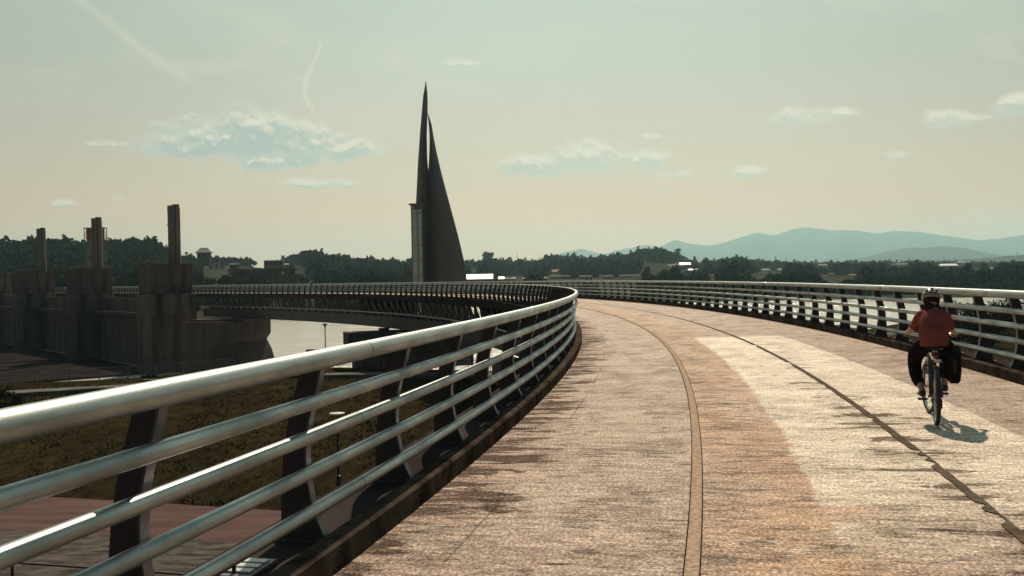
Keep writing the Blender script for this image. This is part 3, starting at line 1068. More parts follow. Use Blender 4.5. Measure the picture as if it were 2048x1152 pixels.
# red topped marker on the weir approach (stands on the far side of the deck)
pm = at(564, 567, 150)
mk = thing('red_marker', 'small red triangular marker on a thin pole above the far deck', 'marker', (pm.x, pm.y, 0.2))
mb = MB()
hz = at(564, 548, 150).z - 0.2
mb.tube([(0, 0, 0), (0, 0, hz + 0.2)], 0.05, 6)
mb.build('pole', M['lamp_grey'], mk)
mb = MB()
ring = [[Vector((0.42 * sc * math.cos(2 * math.pi * i / 8), 0.42 * sc * math.sin(2 * math.pi * i / 8), hz + z)) for i in range(8)] for z, sc in ((-0.05, 1.0), (0.02, 1.02), (0.50, 0.08))]
mb.loft(ring)
mb.build('cone_top', M['red_paint'], mk)

# ------------------------------------------------------------------ the sail tower
TY = 225.0
tw_base = at(880, 600, TY)
TZ = -12.5
tw = thing('sail_tower', 'tall dark pointed tower of two leaning sail blades with a slit between them', 'tower', (tw_base.x, TY, TZ))


def txz(px, py):
    q_ = at(px, py, TY)
    return q_.x - tw_base.x, q_.z - TZ


def blade(rows, name, thk):
    """rows: (py, px_left, px_right, thickness m)"""
    rings = []
    for (py, xl, xr, th_) in rows:
        x0, z = txz(xl, py)
        x1, z1 = txz(xr, py)
        z = (z + z1) / 2
        w = x1 - x0
        ring = []
        for f in (0, .12, .3, .5, .7, .88, 1):
            ring.append(Vector((x0 + w * f, -th_ * math.sin(math.pi * min(max(f, 0.03), 0.97)) * 0.9 - 0.08, z)))
        for f in (1, .7, .3, 0):
            ring.append(Vector((x0 + w * f, th_ * 0.35 * math.sin(math.pi * min(max(f, 0.03), 0.97)) + 0.08, z)))
        rings.append(ring)
    mb = MB()
    mb.loft(rings)
    return mb.build(name, M['tower'], tw, smooth=True, auto=40)


blade([(690, 827, 858, 3), (563, 829, 857, 3), (480, 831, 857, 2.8), (420, 832, 857, 2.6), (340, 836, 857.0, 2.0), (320, 837, 855.2, 1.8), (300, 838.5, 854.6, 1.6),
       (270, 840.5, 854.3, 1.4), (240, 843, 855.0, 1.2), (226, 844.3, 856, 1.1), (205, 846, 856, 0.9), (190, 847.6, 855.6, 0.7), (183, 849, 855, .5), (172, 850.8, 853.8, .3), (162, 852.2, 852.8, .1)], 'left_blade', 3)
blade([(690, 857.5, 942, 4), (620, 857.3, 938, 4), (563, 857.2, 934.5, 3.8), (540, 857.1, 931, 3.6), (520, 857, 928, 3.5), (490, 857, 921, 3.2), (460, 857, 913.5, 3.0), (430, 857, 905.5, 2.8), (400, 857, 897.5, 2.5),
       (370, 857, 889.5, 2.2), (345, 857.0, 883, 2.0), (330, 858.3, 879.5, 1.8), (300, 859.6, 872.8, 1.4), (280, 859.9, 869, 1.2), (265, 859.6, 866.3, .9), (250, 858.2, 864.0, .7), (240, 857.0, 861, .5), (228, 856.1, 857, .2)], 'right_blade', 3)
# glazed lift shaft
x0, z0 = txz(831, 690)
x1, _ = txz(852, 690)
_, zt2 = txz(834, 412)
w = x1 - x0
sh = MB()
for fx in (0.0, 0.13, 0.56, 1.0):
    sh.box((x0 + w * fx, -3.6, zt2 / 2), (0.16, 0.16, zt2))
for fx in (0.0, 1.0):
    sh.box((x0 + w * fx, -1.4, zt2 / 2), (0.16, 0.16, zt2))
for f in range(9):
    sh.box((x0 + w / 2, -2.5, zt2 * f / 8.6 + 0.3), (w + 0.1, 2.3, 0.14))
sh.build('shaft_frame', M['lattice'], tw)
mb = MB()
mb.box((x0 + w / 2, -2.5, zt2 / 2), (w - 0.1, 2.05, zt2 - 0.4))
mb.build('shaft_glazing', M['glass'], tw)
mb = MB()
mb.box((x0 + w * 0.16, -3.72, zt2 / 2), (0.12, 0.1, zt2 - 0.5))
mb.build('guide_rail', M['white_metal'], tw)
mb = MB()
mb.box((x0 + w / 2 - 0.1, -2.4, zt2 + 0.15), (w + 0.9, 3.1, 0.3))
mb.box((x0 + w / 2, -2.4, zt2 - 0.55), (w + 0.2, 2.5, 1.1))
mb.build('shaft_roof', M['lattice'], tw)
mb = MB()
mb.box((x0 - 0.9, -2.6, txz(815, 530)[1]), (1.9, 1.2, 0.16))
mb.build('landing', M['lattice'], tw)

# ------------------------------------------------------------------ near bank
edge = [(-420, 10), (-200, 50), (-90, 84), (-58, 93), (-40, 100), (-30, 108), (-14, 104), (0, 98), (30, 122), (62, 163), (90, 196), (160, 230), (420, 300)]
GZ = -8.0
ex_ = np.array([e[0] for e in edge], float)
ey_ = np.array([e[1] for e in edge], float)


def edge_y(x):
    return float(np.interp(x, ex_, ey_))


mb = MB()
xs = list(np.concatenate([np.linspace(-420, -100, 20), np.linspace(-96, 120, 90), np.linspace(130, 420, 22)]))
fr = [-1.0, -0.6, -0.3, -0.1, 0.05, 0.15, 0.25, 0.35, 0.45, 0.55, 0.65, 0.75, 0.85, 0.93, 1.0]
rowsN = len(fr) + 2
for x in xs:
    ye = edge_y(x)
    for f in fr:
        y = ye * f if f > 0 else f * 220
        z = GZ + 0.22 * mnoise.noise(Vector((x * 0.06, y * 0.06, 0))) + (0.3 * (f - 0.9) if f > 0.9 else 0)
        mb.v.append((x, y, z))
    mb.v.append((x, ye + 3.0, GZ - 1.6))
    mb.v.append((x, ye + 11.0, -14.5))
for i in range(len(xs) - 1):
    for k in range(rowsN - 1):
        mb.f.append((i * rowsN + k, (i + 1) * rowsN + k, (i + 1) * rowsN + k + 1, i * rowsN + k + 1))
        mb.mi.append(0)
tag(mb.build('ground', M['grass'], smooth=True), kind='structure')


def strip(name, mat_, pts, wids, z=0.35, step=6):
    mb = MB()
    c = bez(*[(p_[0], p_[1], 0) for p_ in pts], n=step)
    ws = np.interp(np.linspace(0, 1, len(c)), np.linspace(0, 1, len(wids)), wids)
    for i, q_ in enumerate(c):
        d = (c[min(i + 1, len(c) - 1)] - c[max(i - 1, 0)]).normalized()
        nr = Vector((-d.y, d.x, 0)) * ws[i] / 2
        for s in (-1, 1):
            e_ = q_ + nr * s
            mb.v.append((e_.x, e_.y, GZ + z))
        for s in (-1, 1):
            e_ = q_ + nr * s
            mb.v.append((e_.x, e_.y, GZ - 0.6))
    for i in range(len(c) - 1):
        a, b_ = i * 4, (i + 1) * 4
        mb.f += [(a, a + 1, b_ + 1, b_), (a, b_, b_ + 2, a + 2), (a + 1, a + 3, b_ + 3, b_ + 1)]
        mb.mi += [0, 0, 0]
    mb.f += [(0, 2, 3, 1)]
    mb.mi += [0]
    return tag(mb.build(name, mat_), kind='structure')


strip('red_path', M['red_path'], [(-70, 48.5), (-40, 44.6), (-21.4, 39.6), (-11.7, 36.8), (-2, 34.5), (14, 30), (60, 22)], [5.5, 5.8, 6.2, 5.6, 5.4, 5.5], 0.25)
strip('stone_apron', M['steps'], [(-70, 40), (-40, 37.6), (-19, 33.0), (-9, 30.5), (0, 28), (16, 23), (60, 15)], [7.5, 7.2, 6.8, 6.8, 7], 0.30)
strip('riverside_path', M['path'], [(-140, 60), (-90, 70), (-62, 79), (-46, 85), (-36, 89.5), (-28, 95.5), (-14, 96.5), (2, 94), (26, 108), (50, 134), (90, 178), (200, 225)], [4, 4, 3.4, 2.6, 2, 2, 3.5, 4.5, 2.5, 2.5, 3], 0.30)


def fence(name, label, pts, hgt, spacing, nrails, mat_):
    P3 = [Vector((a, b_, GZ + 0.15)) for a, b_ in pts]
    f = thing(name, label, 'fence', P3[0])
    total = []
    for a, b_ in zip(P3[:-1], P3[1:]):
        n_ = max(1, int((b_ - a).length / spacing))
        for i in range(n_):
            total.append(a.lerp(b_, i / n_))
    total.append(P3[-1])
    mb0 = MB()
    mb0.tube([(0, 0, -0.2), (0, 0, hgt)], 0.05, 6)
    pr = mb0.build('fence_post', mat_, f)
    for i, q_ in enumerate(total[:98]):
        o = pr if i == 0 else pr.copy()
        if i:
            col.objects.link(o)
            o.parent = f
        o.location = q_ - P3[0]
    for k in range(nrails):
        mb1 = MB()
        zz = hgt - k * (hgt / (nrails + 0.3))
        mb1.tube([q_ - P3[0] + Vector((0, 0, zz)) for q_ in total], 0.035 if k == 0 else 0.02, 6)
        mb1.build('fence_rail', mat_, f)
    return f


M['fence_a'] = mat('fence_grey', (0.16, 0.15, 0.15), (0.10, 0.09, 0.09), 0.5, 0.3, 1)
M['fence_b'] = mat('fence_rust', (0.10, 0.045, 0.04), (0.06, 0.03, 0.03), 0.6, 0.2, 1)
fence('bank_fence', 'long low rail fence on the bank edge in front of the weir piers', [(-96, 80.5), (-58, 91.5), (-40, 98.3), (-31, 105.5)], 1.15, 2.6, 6, M['fence_a'])
fence('bank_fence', 'thin bank fence against the bright water between the two bridge piers', [(-29, 106.0), (-14, 102.3), (0, 96.6), (14, 107)], 1.15, 2.4, 3, M['fence_a'])
fence('path_fence', 'rusty low fence beside the stone apron, seen through the left railing', [(-36, 34.0), (-19, 30.2), (-9, 27.6), (2, 24.5)], 1.05, 2.6, 2, M['fence_b'])


def park_lamp(label, x, y, h, hat):
    l = thing('park_lamp', label, 'lamp', (x, y, GZ + 0.1))
    mb = MB()
    mb.tube([(0, 0, 0), (0, 0, 0.5), (0, 0, 0.52), (0, 0, h - 0.45)], [0.11, 0.11, 0.06, 0.05], 10)
    mb.build('pole', M['lamp_grey'], l, smooth=True, auto=40)
    mb = MB()
    mb.loft([[Vector((r * math.cos(2 * math.pi * i / 16), r * math.sin(2 * math.pi * i / 16), z)) for i in range(16)]
             for z, r in ((h - 0.45, 0.06), (h - 0.30, 0.09), (h - 0.10, 0.2))])
    mb.build('lantern', M['lamp_grey'] if not hat else M['glass'], l, smooth=True, auto=40)
    mb = MB()
    mb.loft([[Vector((r * math.cos(2 * math.pi * i / 20), r * math.sin(2 * math.pi * i / 20), z)) for i in range(20)]
             for z, r in ((h - 0.11, 0.22), (h - 0.09, 0.36), (h - 0.03, 0.36), (h, 0.1))])
    mb.build('lamp_hat', M['lamp_white'] if hat else M['lamp_grey'], l, smooth=True, auto=40)
    return l


pa = at(674, 825, 44.5)
park_lamp('path lamp with a pale flat hat in the grass below the left railing', pa.x, 44.5, pa.z - GZ - 0.1, True)
pa = at(650, 647, 98)
park_lamp('slim dark lamp post standing in front of the bright river', pa.x, 98, pa.z - GZ - 0.1, False)
pa = at(943, 686, 93)
park_lamp('short dark lamp seen between the rail posts beside the pier', pa.x, 93, pa.z - GZ - 0.1, False)

# rough weeds and dry grass clumps on the near bank
QQ = []
for i in range(2600):
    D = 37 + (rng.random() ** 0.8) * 62
    x = -0.58 * D + rng.random() * 0.62 * D
    if abs((D - 37.0) + 0.32 * (x + 12)) < 3.8 or D > edge_y(x) - 2 or D < 41 - 0.34 * (x + 24):
        continue
    if mnoise.noise(Vector((x * 0.12, D * 0.12, 4))) < -0.1 and rng.random() < 0.8:
        continue
    nq = 9
    c = np.array([x, D, GZ + 0.10]) + rng.normal(0, 1, (nq, 3)) * np.array([0.22, 0.22, 0.05])
    a1 = rng.normal(0, 1, (nq, 3)) + np.array([0, 0, 0.4])
    a1 /= np.linalg.norm(a1, axis=1)[:, None]
    a2 = np.cross(a1, rng.normal(0, 1, (nq, 3)))
    a2 /= np.linalg.norm(a2, axis=1)[:, None]
    s_ = 0.06 + 0.10 * rng.random((nq, 1))
    QQ.append(np.stack([c - a1 * s_, c - a2 * s_ * 0.35, c + a1 * s_, c + a2 * s_ * 0.35], axis=1))
Q_ = np.concatenate(QQ).reshape(-1, 3)
wd = np_mesh('grass', Q_, np.arange(len(Q_)).reshape(-1, 4), [M['blade']])
tag(wd, label='rough dry grass and weeds on the bank below the left railing', cat='grass', kind='stuff')

# ------------------------------------------------------------------ river
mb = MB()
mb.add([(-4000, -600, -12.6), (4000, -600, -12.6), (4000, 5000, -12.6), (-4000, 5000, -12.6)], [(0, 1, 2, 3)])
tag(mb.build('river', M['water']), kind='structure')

# ------------------------------------------------------------------ far land
# direction table: px, skyline py (tree tops), shore distance, ridge distance
tbl = [(-1400, 470, 330, 750), (-500, 476, 330, 720), (0, 479, 330, 700), (22, 482, 330, 700), (44, 479, 330, 700), (87, 478, 330, 700), (120, 476, 330, 700), (171, 483, 330, 700), (219, 480, 330, 700),
       (284, 476, 335, 700), (310, 480, 340, 720), (328, 493, 345, 760), (350, 508, 350, 820), (380, 512, 360, 900), (430, 511, 370, 950), (492, 512, 380, 1000),
       (506, 515, 380, 1000), (533, 517, 385, 1000), (573, 512, 390, 1000), (593, 507, 390, 1000), (618, 500, 390, 1000), (638, 501, 390, 1000), (672, 508, 395, 1000),
       (694, 513, 400, 1000), (739, 516, 400, 1050), (784, 521, 420, 1100), (825, 519, 440, 1150), (880, 520, 460, 1200), (931, 521, 480, 1300), (957, 520, 480, 1300), (977, 512, 480, 1300),
       (994, 517, 480, 1300), (1013, 521, 490, 1350), (1033, 518, 490, 1400), (1062, 521, 490, 1400), (1087, 518, 500, 1400), (1096, 510, 500, 1400), (1123, 508, 500, 1400),
       (1169, 513, 500, 1400), (1216, 509, 500, 1400), (1253, 507, 500, 1400), (1285, 497, 500, 1400), (1327, 496, 500, 1400), (1350, 505, 500, 1500), (1373, 516, 500, 1600),
       (1401, 521, 500, 1700), (1435, 520, 500, 1800), (1461, 514, 500, 1850), (1484, 512, 500, 1900), (1507, 521, 500, 2000), (1563, 523, 500, 2100), (1655, 525, 500, 2200), (1748, 523, 500, 2300),
       (1841, 523, 500, 2300), (1960, 524, 490, 2300), (2048, 524, 470, 2300), (2300, 522, 420, 2300), (3400, 520, 400, 2300)]
tbl = np.array(tbl, float)


def tl(px, c):
    return np.interp(px, tbl[:, 0], tbl[:, c])


TREE_H = 7.0


def terr(px, D):
    """terrain height on bearing px at distance D ahead"""
    ypx, Ds, Dr = tl(px, 1), tl(px, 2), tl(px, 3)
    u_, v_ = (px - 1024) / FPX, 0
    zt = CAMZ - ((ypx - HY) + (px - 1024) * ROLL) / FPX * Dr - TREE_H * (1 + Dr / 2600)
    t_ = (D - Ds) / (Dr - Ds)
    if t_ < 0:
        return -12.6 - 3.0 * min(1, -t_ * 20)
    if t_ <= 1:
        base = -12.6 + min(1, t_ / 0.05) * 6.0
        k = t_ ** (1.35 if px < 1400 else 0.9)
        return base + (zt + 6.6) * k
    f = min(1, (t_ - 1) / 1.0)
    return (zt - 0.6) + (-8 - zt) * (f * f * (3 - 2 * f))


mb = MB()
pxs = np.concatenate([np.linspace(-1400, -60, 30), np.linspace(-40, 2100, 260), np.linspace(2130, 3400, 30)])
tt = np.concatenate([np.linspace(-0.1, 1.0, 36), np.linspace(1.06, 2.6, 12)])
for px in pxs:
    Ds, Dr = tl(px, 2), tl(px, 3)
    for t_ in tt:
        D = Ds + (Dr - Ds) * t_
        z = terr(px, D)
        z += 1.2 * mnoise.noise(Vector((px * 0.02, D * 0.01, 0))) if t_ > 0.03 else 0
        mb.v.append(((px - 1024) / FPX * D, D, z))
    mb.v.append(((px - 1024) / FPX * 26000, 26000, -9))
nR = len(tt) + 1
for i in range(len(pxs) - 1):
    for k in range(nR - 1):
        mb.f.append((i * nR + k, (i + 1) * nR + k, (i + 1) * nR + k + 1, i * nR + k + 1))
        mb.mi.append(0)
tag(mb.build('far_bank', M['far_land'], smooth=True), kind='structure')


def ridge(name, pts, D, depth, seed, mat_):
    """a mountain range: real relief running back from its foot"""
    pts = np.array(pts, float)
    mb = MB()
    xs_ = np.linspace(pts[0, 0], pts[-1, 0], 420)
    K_ = 22
    for px in xs_:
        py = np.interp(px, pts[:, 0], pts[:, 1])
        py += 1.2 * mnoise.noise(Vector((px * 0.09, seed, 0))) + 0.4 * mnoise.noise(Vector((px * 0.3, seed, 0)))
        zt = CAMZ - ((py - HY) + (px - 1024) * ROLL) / FPX * D
        for k in range(K_ + 1):
            f = k / K_ * 2 - 1          # -1 foot, 0 crest, 1 back foot
            Dk = D + f * depth
            prof_ = (1 - abs(f)) ** 1.15
            sp = 0.22 * mnoise.noise(Vector((px * 0.012, f * 2.2, seed))) + 0.10 * mnoise.noise(Vector((px * 0.05, f * 5, seed)))
            z = -10 + (zt + 10) * max(0, min(1.0, prof_ + sp * math.sin(math.pi * abs(f)) * (1 if f < 0 else 0.5)))
            if f < 0:   # keep the crest the highest thing on its bearing
                lim = CAMZ + (zt - CAMZ) * Dk / D
                z = min(z, lim - 2)
            mb.v.append(((px - 1024) / FPX * Dk, Dk, z))
    for i in range(len(xs_) - 1):
        for k in range(K_):
            a = i * (K_ + 1) + k
            mb.f.append((a, a + K_ + 1, a + K_ + 2, a + 1))
            mb.mi.append(0)
    return tag(mb.build(name, mat_, smooth=True), kind='structure')


ridge('mountains', [(900, 560), (1060, 535), (1100, 520), (1123, 506), (1165, 497), (1206, 509), (1225, 504), (1239, 500), (1294, 490), (1322, 494), (1350, 480), (1387, 488), (1424, 491), (1461, 482), (1498, 470), (1517, 465),
                    (1549, 471), (1591, 458), (1614, 454), (1656, 460), (1716, 461), (1757, 467), (1785, 462), (1831, 463), (1887, 471), (1956, 481), (2007, 476), (2048, 470),
                    (2200, 460), (2500, 480), (3000, 500), (3400, 560)], 13500, 3500, 1.3, M['mountain'])
ridge('hills', [(1500, 560), (1640, 528), (1700, 519), (1739, 513), (1767, 505), (1804, 498), (1827, 494), (1850, 496), (1878, 492), (1924, 495), (1961, 502), (2003, 511), (2060, 522), (2200, 545)],
      8000, 1400, 5.1, M['mountain'])
ridge('hills', [(1560, 560), (1800, 526), (1850, 521), (1930, 519), (1975, 516), (2010, 512), (2048, 509), (2150, 500), (2400, 515), (2900, 560)], 4300, 700, 8.7, M['mountain'])

# far buildings, listed first so that the woods leave them open to view
hs = [  # name, label, px, py, D, w, d, h, roof material, cat
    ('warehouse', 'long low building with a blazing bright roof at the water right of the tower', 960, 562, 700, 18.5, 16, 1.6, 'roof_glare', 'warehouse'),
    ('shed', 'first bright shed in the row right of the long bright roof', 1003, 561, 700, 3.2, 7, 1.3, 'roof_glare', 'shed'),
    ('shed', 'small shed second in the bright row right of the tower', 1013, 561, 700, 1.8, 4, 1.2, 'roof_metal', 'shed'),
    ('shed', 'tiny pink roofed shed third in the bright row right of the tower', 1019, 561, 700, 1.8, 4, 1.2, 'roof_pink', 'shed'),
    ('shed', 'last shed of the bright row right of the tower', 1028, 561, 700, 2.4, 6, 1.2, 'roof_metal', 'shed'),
    ('hut', 'lone glinting hut by the water left of the bend of the rail', 1048, 560.5, 700, 1.4, 3, 1.2, 'roof_metal', 'hut'),
    ('hut', 'single bright hut just above the apex of the left railing', 1092, 559.5, 700, 1.5, 4, 1.2, 'roof_metal', 'hut'),
    ('barn', 'pink roofed barn on the slope above the bend of the railing', 1113, 548, 950, 8, 12, 2.0, 'roof_pink', 'barn'),
    ('greenhouse', 'pale green long greenhouse left of centre behind the outer rail', 1121, 557, 800, 16, 6, 1.5, 'sheet', 'greenhouse'),
    ('greenhouse', 'second pale greenhouse, right of the pink barn', 1172, 557, 800, 10, 6, 1.5, 'sheet', 'greenhouse'),
    ('greenhouse', 'short greenhouse left of the longest one near the rail', 1216, 557, 800, 7.5, 6, 1.5, 'sheet', 'greenhouse'),
    ('greenhouse', 'longest pale greenhouse under the wooded hill', 1260, 556, 800, 17, 6, 1.7, 'sheet', 'greenhouse'),
    ('house', 'small house with a slanted white roof high under the wooded hill', 1291, 533, 1200, 3.2, 6, 2, 'roof_metal', 'house'),
    ('house', 'small white roofed house left of the long tan roof', 1304, 540, 1100, 4.5, 6, 2, 'sheet', 'house'),
    ('barn', 'long tan roofed barn below the wooded hill', 1330, 536, 1100, 14, 9, 2, 'roof_pink', 'barn'),
    ('barn', 'middle tan barn in the row below the wooded hill', 1352, 534, 1100, 9, 9, 2, 'roof_pink', 'barn'),
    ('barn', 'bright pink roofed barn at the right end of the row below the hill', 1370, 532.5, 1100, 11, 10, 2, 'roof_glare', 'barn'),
    ('house', 'tiny white roofed house below the pink barn row', 1370, 545, 1000, 3, 5, 1.6, 'sheet', 'house'),
    ('house', 'grey green roofed house between two tiny white ones', 1381, 543, 1000, 4, 5, 1.6, 'pipe', 'house'),
    ('house', 'cream roofed house right of the grey green roofed one', 1393, 543, 1000, 3.4, 6, 1.8, 'roof_metal', 'house'),
    ('house', 'speck of a white house on the slope right of the wooded hill', 1402, 529, 1300, 2.2, 4, 1.8, 'sheet', 'house'),
    ('house', 'narrow white building low on the plain right of centre', 1427, 556, 900, 7.5, 7, 1.7, 'roof_metal', 'house'),
    ('barn', 'low cream barn close above the outer rail left of the mast', 1513, 555, 950, 9, 8, 1.8, 'roof_pink', 'barn'),
    ('barn', 'bright low barn under the tree clump left of the mast', 1531, 543.5, 1200, 9.5, 9, 2, 'roof_metal', 'barn'),
    ('barn', 'bright low barn right below the telecom mast', 1561, 543, 1200, 7, 9, 2, 'roof_metal', 'barn'),
    ('warehouse', 'salmon roofed warehouse in the middle of the right plain', 1645, 533.5, 1500, 13, 11, 2.2, 'roof_pink', 'warehouse'),
    ('greenhouse', 'white greenhouse left of the small white hut on the right plain', 1650, 554.5, 950, 8, 6, 1.2, 'sheet', 'greenhouse'),
    ('house', 'white hut with a raised roof close above the outer rail', 1663, 552.5, 950, 6, 6, 2.0, 'sheet', 'house'),
    ('hut', 'bright hut right of the white hut with the raised roof', 1685, 556.5, 900, 3.4, 5, 1.4, 'roof_metal', 'hut'),
    ('barn', 'pale slanted barn above the rail right of the bright hut', 1707, 554, 950, 8, 7, 1.4, 'roof_pink', 'barn'),
    ('house', 'white roofed building on the skyline above the right plain', 1698, 524.5, 1900, 9, 9, 3, 'sheet', 'house'),
    ('barn', 'pale domed barn at the left of the right hand pair on the plain', 1787, 532, 1600, 8, 9, 2.2, 'sheet', 'barn'),
    ('barn', 'long cream barn joined beside the domed barn', 1803, 531.5, 1600, 17, 9, 2.2, 'roof_pink', 'barn'),
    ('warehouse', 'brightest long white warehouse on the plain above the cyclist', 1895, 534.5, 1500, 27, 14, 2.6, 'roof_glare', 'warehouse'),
    ('warehouse', 'cream warehouse just behind and above the brightest long one', 1920, 528.5, 1750, 13.5, 16, 2.4, 'roof_pink', 'warehouse'),
    ('house', 'left of two tiny white houses on the right plain', 1949, 540, 1300, 2.6, 4, 1.6, 'sheet', 'house'),
    ('house', 'right of two tiny white houses on the right plain', 1957, 540.5, 1300, 2.6, 4, 1.6, 'roof_metal', 'house'),
    ('house', 'bright red walled house on the plain near the right side', 1986, 540.5, 1300, 8, 8, 2.2, 'roof_metal', 'house'),
    ('house', 'pale villa beside the left hill column, half in trees', 470, 536, 620, 5, 5, 2.2, 'sheet', 'house'),
    ('house', 'small white house on the terrace right of the low building', 573, 534, 700, 3, 4, 1.8, 'roof_metal', 'house'),
    ('house', 'tiny white building lit high on the left hill', 149, 485, 680, 1.4, 3, 1.0, 'sheet', 'house'),
]
keep = [(h_[2], h_[3], h_[4], h_[5] / h_[4] * FPX) for h_ in hs]
keep += [(409, 520, 640, 28), (549, 533, 640, 40), (434, 537, 560, 14)]

# ------------------------------------------------------------------ far woods: thousands of rough crowns in one stuff mesh
def ico(sub):
    bm = bmesh.new()
    bmesh.ops.create_icosphere(bm, subdivisions=sub, radius=1.0)
    v_ = np.array([q_.co[:] for q_ in bm.verts])
    f_ = np.array([[q_.index for q_ in fc.verts] for fc in bm.faces])
    bm.free()
    return v_, f_


IV2, IF2 = ico(2)
IV1, IF1 = ico(1)


def crowns(spots):
    """every crown is a cloud of small leaf-clump faces"""
    QQ, MI = [], []
    for (x, y, z, r, h) in spots:
        nq = 100 if y < 900 else (64 if y < 1400 else 44)
        d = rng.normal(0, 1, (nq, 3))
        d /= np.linalg.norm(d, axis=1)[:, None]
        rad_ = rng.random((nq, 1)) ** 0.35
        pointy = rng.random() < 0.15
        c = d * rad_ * (1 + 0.25 * np.sin(d[:, :1] * 5 + x) * np.sin(d[:, 1:2] * 4 + y))
        zz = c[:, 2:3]
        sh = (1 - 0.5 * np.clip(zz, -1, 1)) * 0.7 if pointy else 1.0
        hh = h * (1.25 if pointy else 1.0)
        c = np.concatenate([c[:, :2] * r * sh, zz * hh * 0.52], axis=1) + np.array([x, y, z + hh * 0.46])
        a1 = rng.normal(0, 1, (nq, 3))
        a1 /= np.linalg.norm(a1, axis=1)[:, None]
        a2 = np.cross(a1, rng.normal(0, 1, (nq, 3)))
        a2 /= np.linalg.norm(a2, axis=1)[:, None]
        s_ = r * (0.20 + 0.22 * rng.random((nq, 1))) * (1.0 if y < 900 else 1.3)
        QQ.append(np.stack([c - a1 * s_, c - a2 * s_ * 0.7, c + a1 * s_, c + a2 * s_ * 0.7], axis=1))
        MI.append(np.full(nq, 1 if rng.random() < 0.3 else 0))
    Q_ = np.concatenate(QQ).reshape(-1, 3)
    return Q_, np.arange(len(Q_)).reshape(-1, 4), np.concatenate(MI)


spots = []
clear = [(395, 620, 528, 566, 0.97), (930, 1110, 548, 566, 0.9), (150, 330, 528, 560, 0.8), (1740, 1830, 549, 562, 0.9), (1480, 1640, 552, 566, 0.7), (1300, 1400, 526, 536, .7)]


def try_spot(px, t_, sc=1.0, ridge_=False):
    Ds, Dr = tl(px, 2), tl(px, 3)
    D = Ds + (Dr - Ds) * t_
    z = terr(px, D)
    ypx = HY - (z + 2 - CAMZ) / D * FPX - (px - 1024) * ROLL
    for (a, b_, c, d, pr) in clear:
        if a < px < b_ and c < ypx < d and rng.random() < pr:
            return
    ytop = HY - (z + TREE_H * (1 + D / 2600) * sc * 1.1 - CAMZ) / D * FPX - (px - 1024) * ROLL
    rpx = 4.0 * (1 + D / 2200) / D * FPX
    for (hx, hy, hD, hw) in keep:
        if abs(px - hx) < hw / 2 + rpx * 0.8 and ytop < hy + 1 and D < hD + 8:
            return
    k = (1 + D / 2600) * sc
    h = TREE_H * k * (0.75 + 0.5 * rng.random())
    r = (3.0 + 1.8 * rng.random()) * (1 + D / 2200)
    spots.append(((px - 1024) / FPX * D, D, z - 0.5, r, h))


for px in np.linspace(-900, 2700, 1250):                       # the skyline row
    try_spot(px + rng.random() * 3, 1.0 + 0.02 * rng.random(), 0.85 + 0.5 * max(0, mnoise.noise(Vector((px * 0.05, 0, 0)))))
for i in range(10500):
    px = -900 + rng.random() * 3600
    t_ = 0.02 + 0.98 * rng.random() ** 1.25
    dens = 0.5 + mnoise.noise(Vector((px * 0.012, t_ * 6, 2)))
    if px < 340:
        dens += 0.35
    if px < 860 and t_ < 0.45:
        dens -= 0.35
    if rng.random() < dens + 0.12:
        try_spot(px, t_)
for i in range(1500):                                          # wood at the right bank and the low plain behind
    px = 1380 + rng.random() * 760
    try_spot(px, 0.01 + 0.35 * rng.random() ** 1.5, 0.6)
V_, F_, MI_ = crowns(spots)
fw = np_mesh('far_wood', V_, F_, [M['leaf_a'], M['leaf_b']], MI_)
tag(fw, label='dark far woods covering the hills and plain beyond the river', cat='wood', kind='stuff')
print('crowns', len(spots), len(F_))


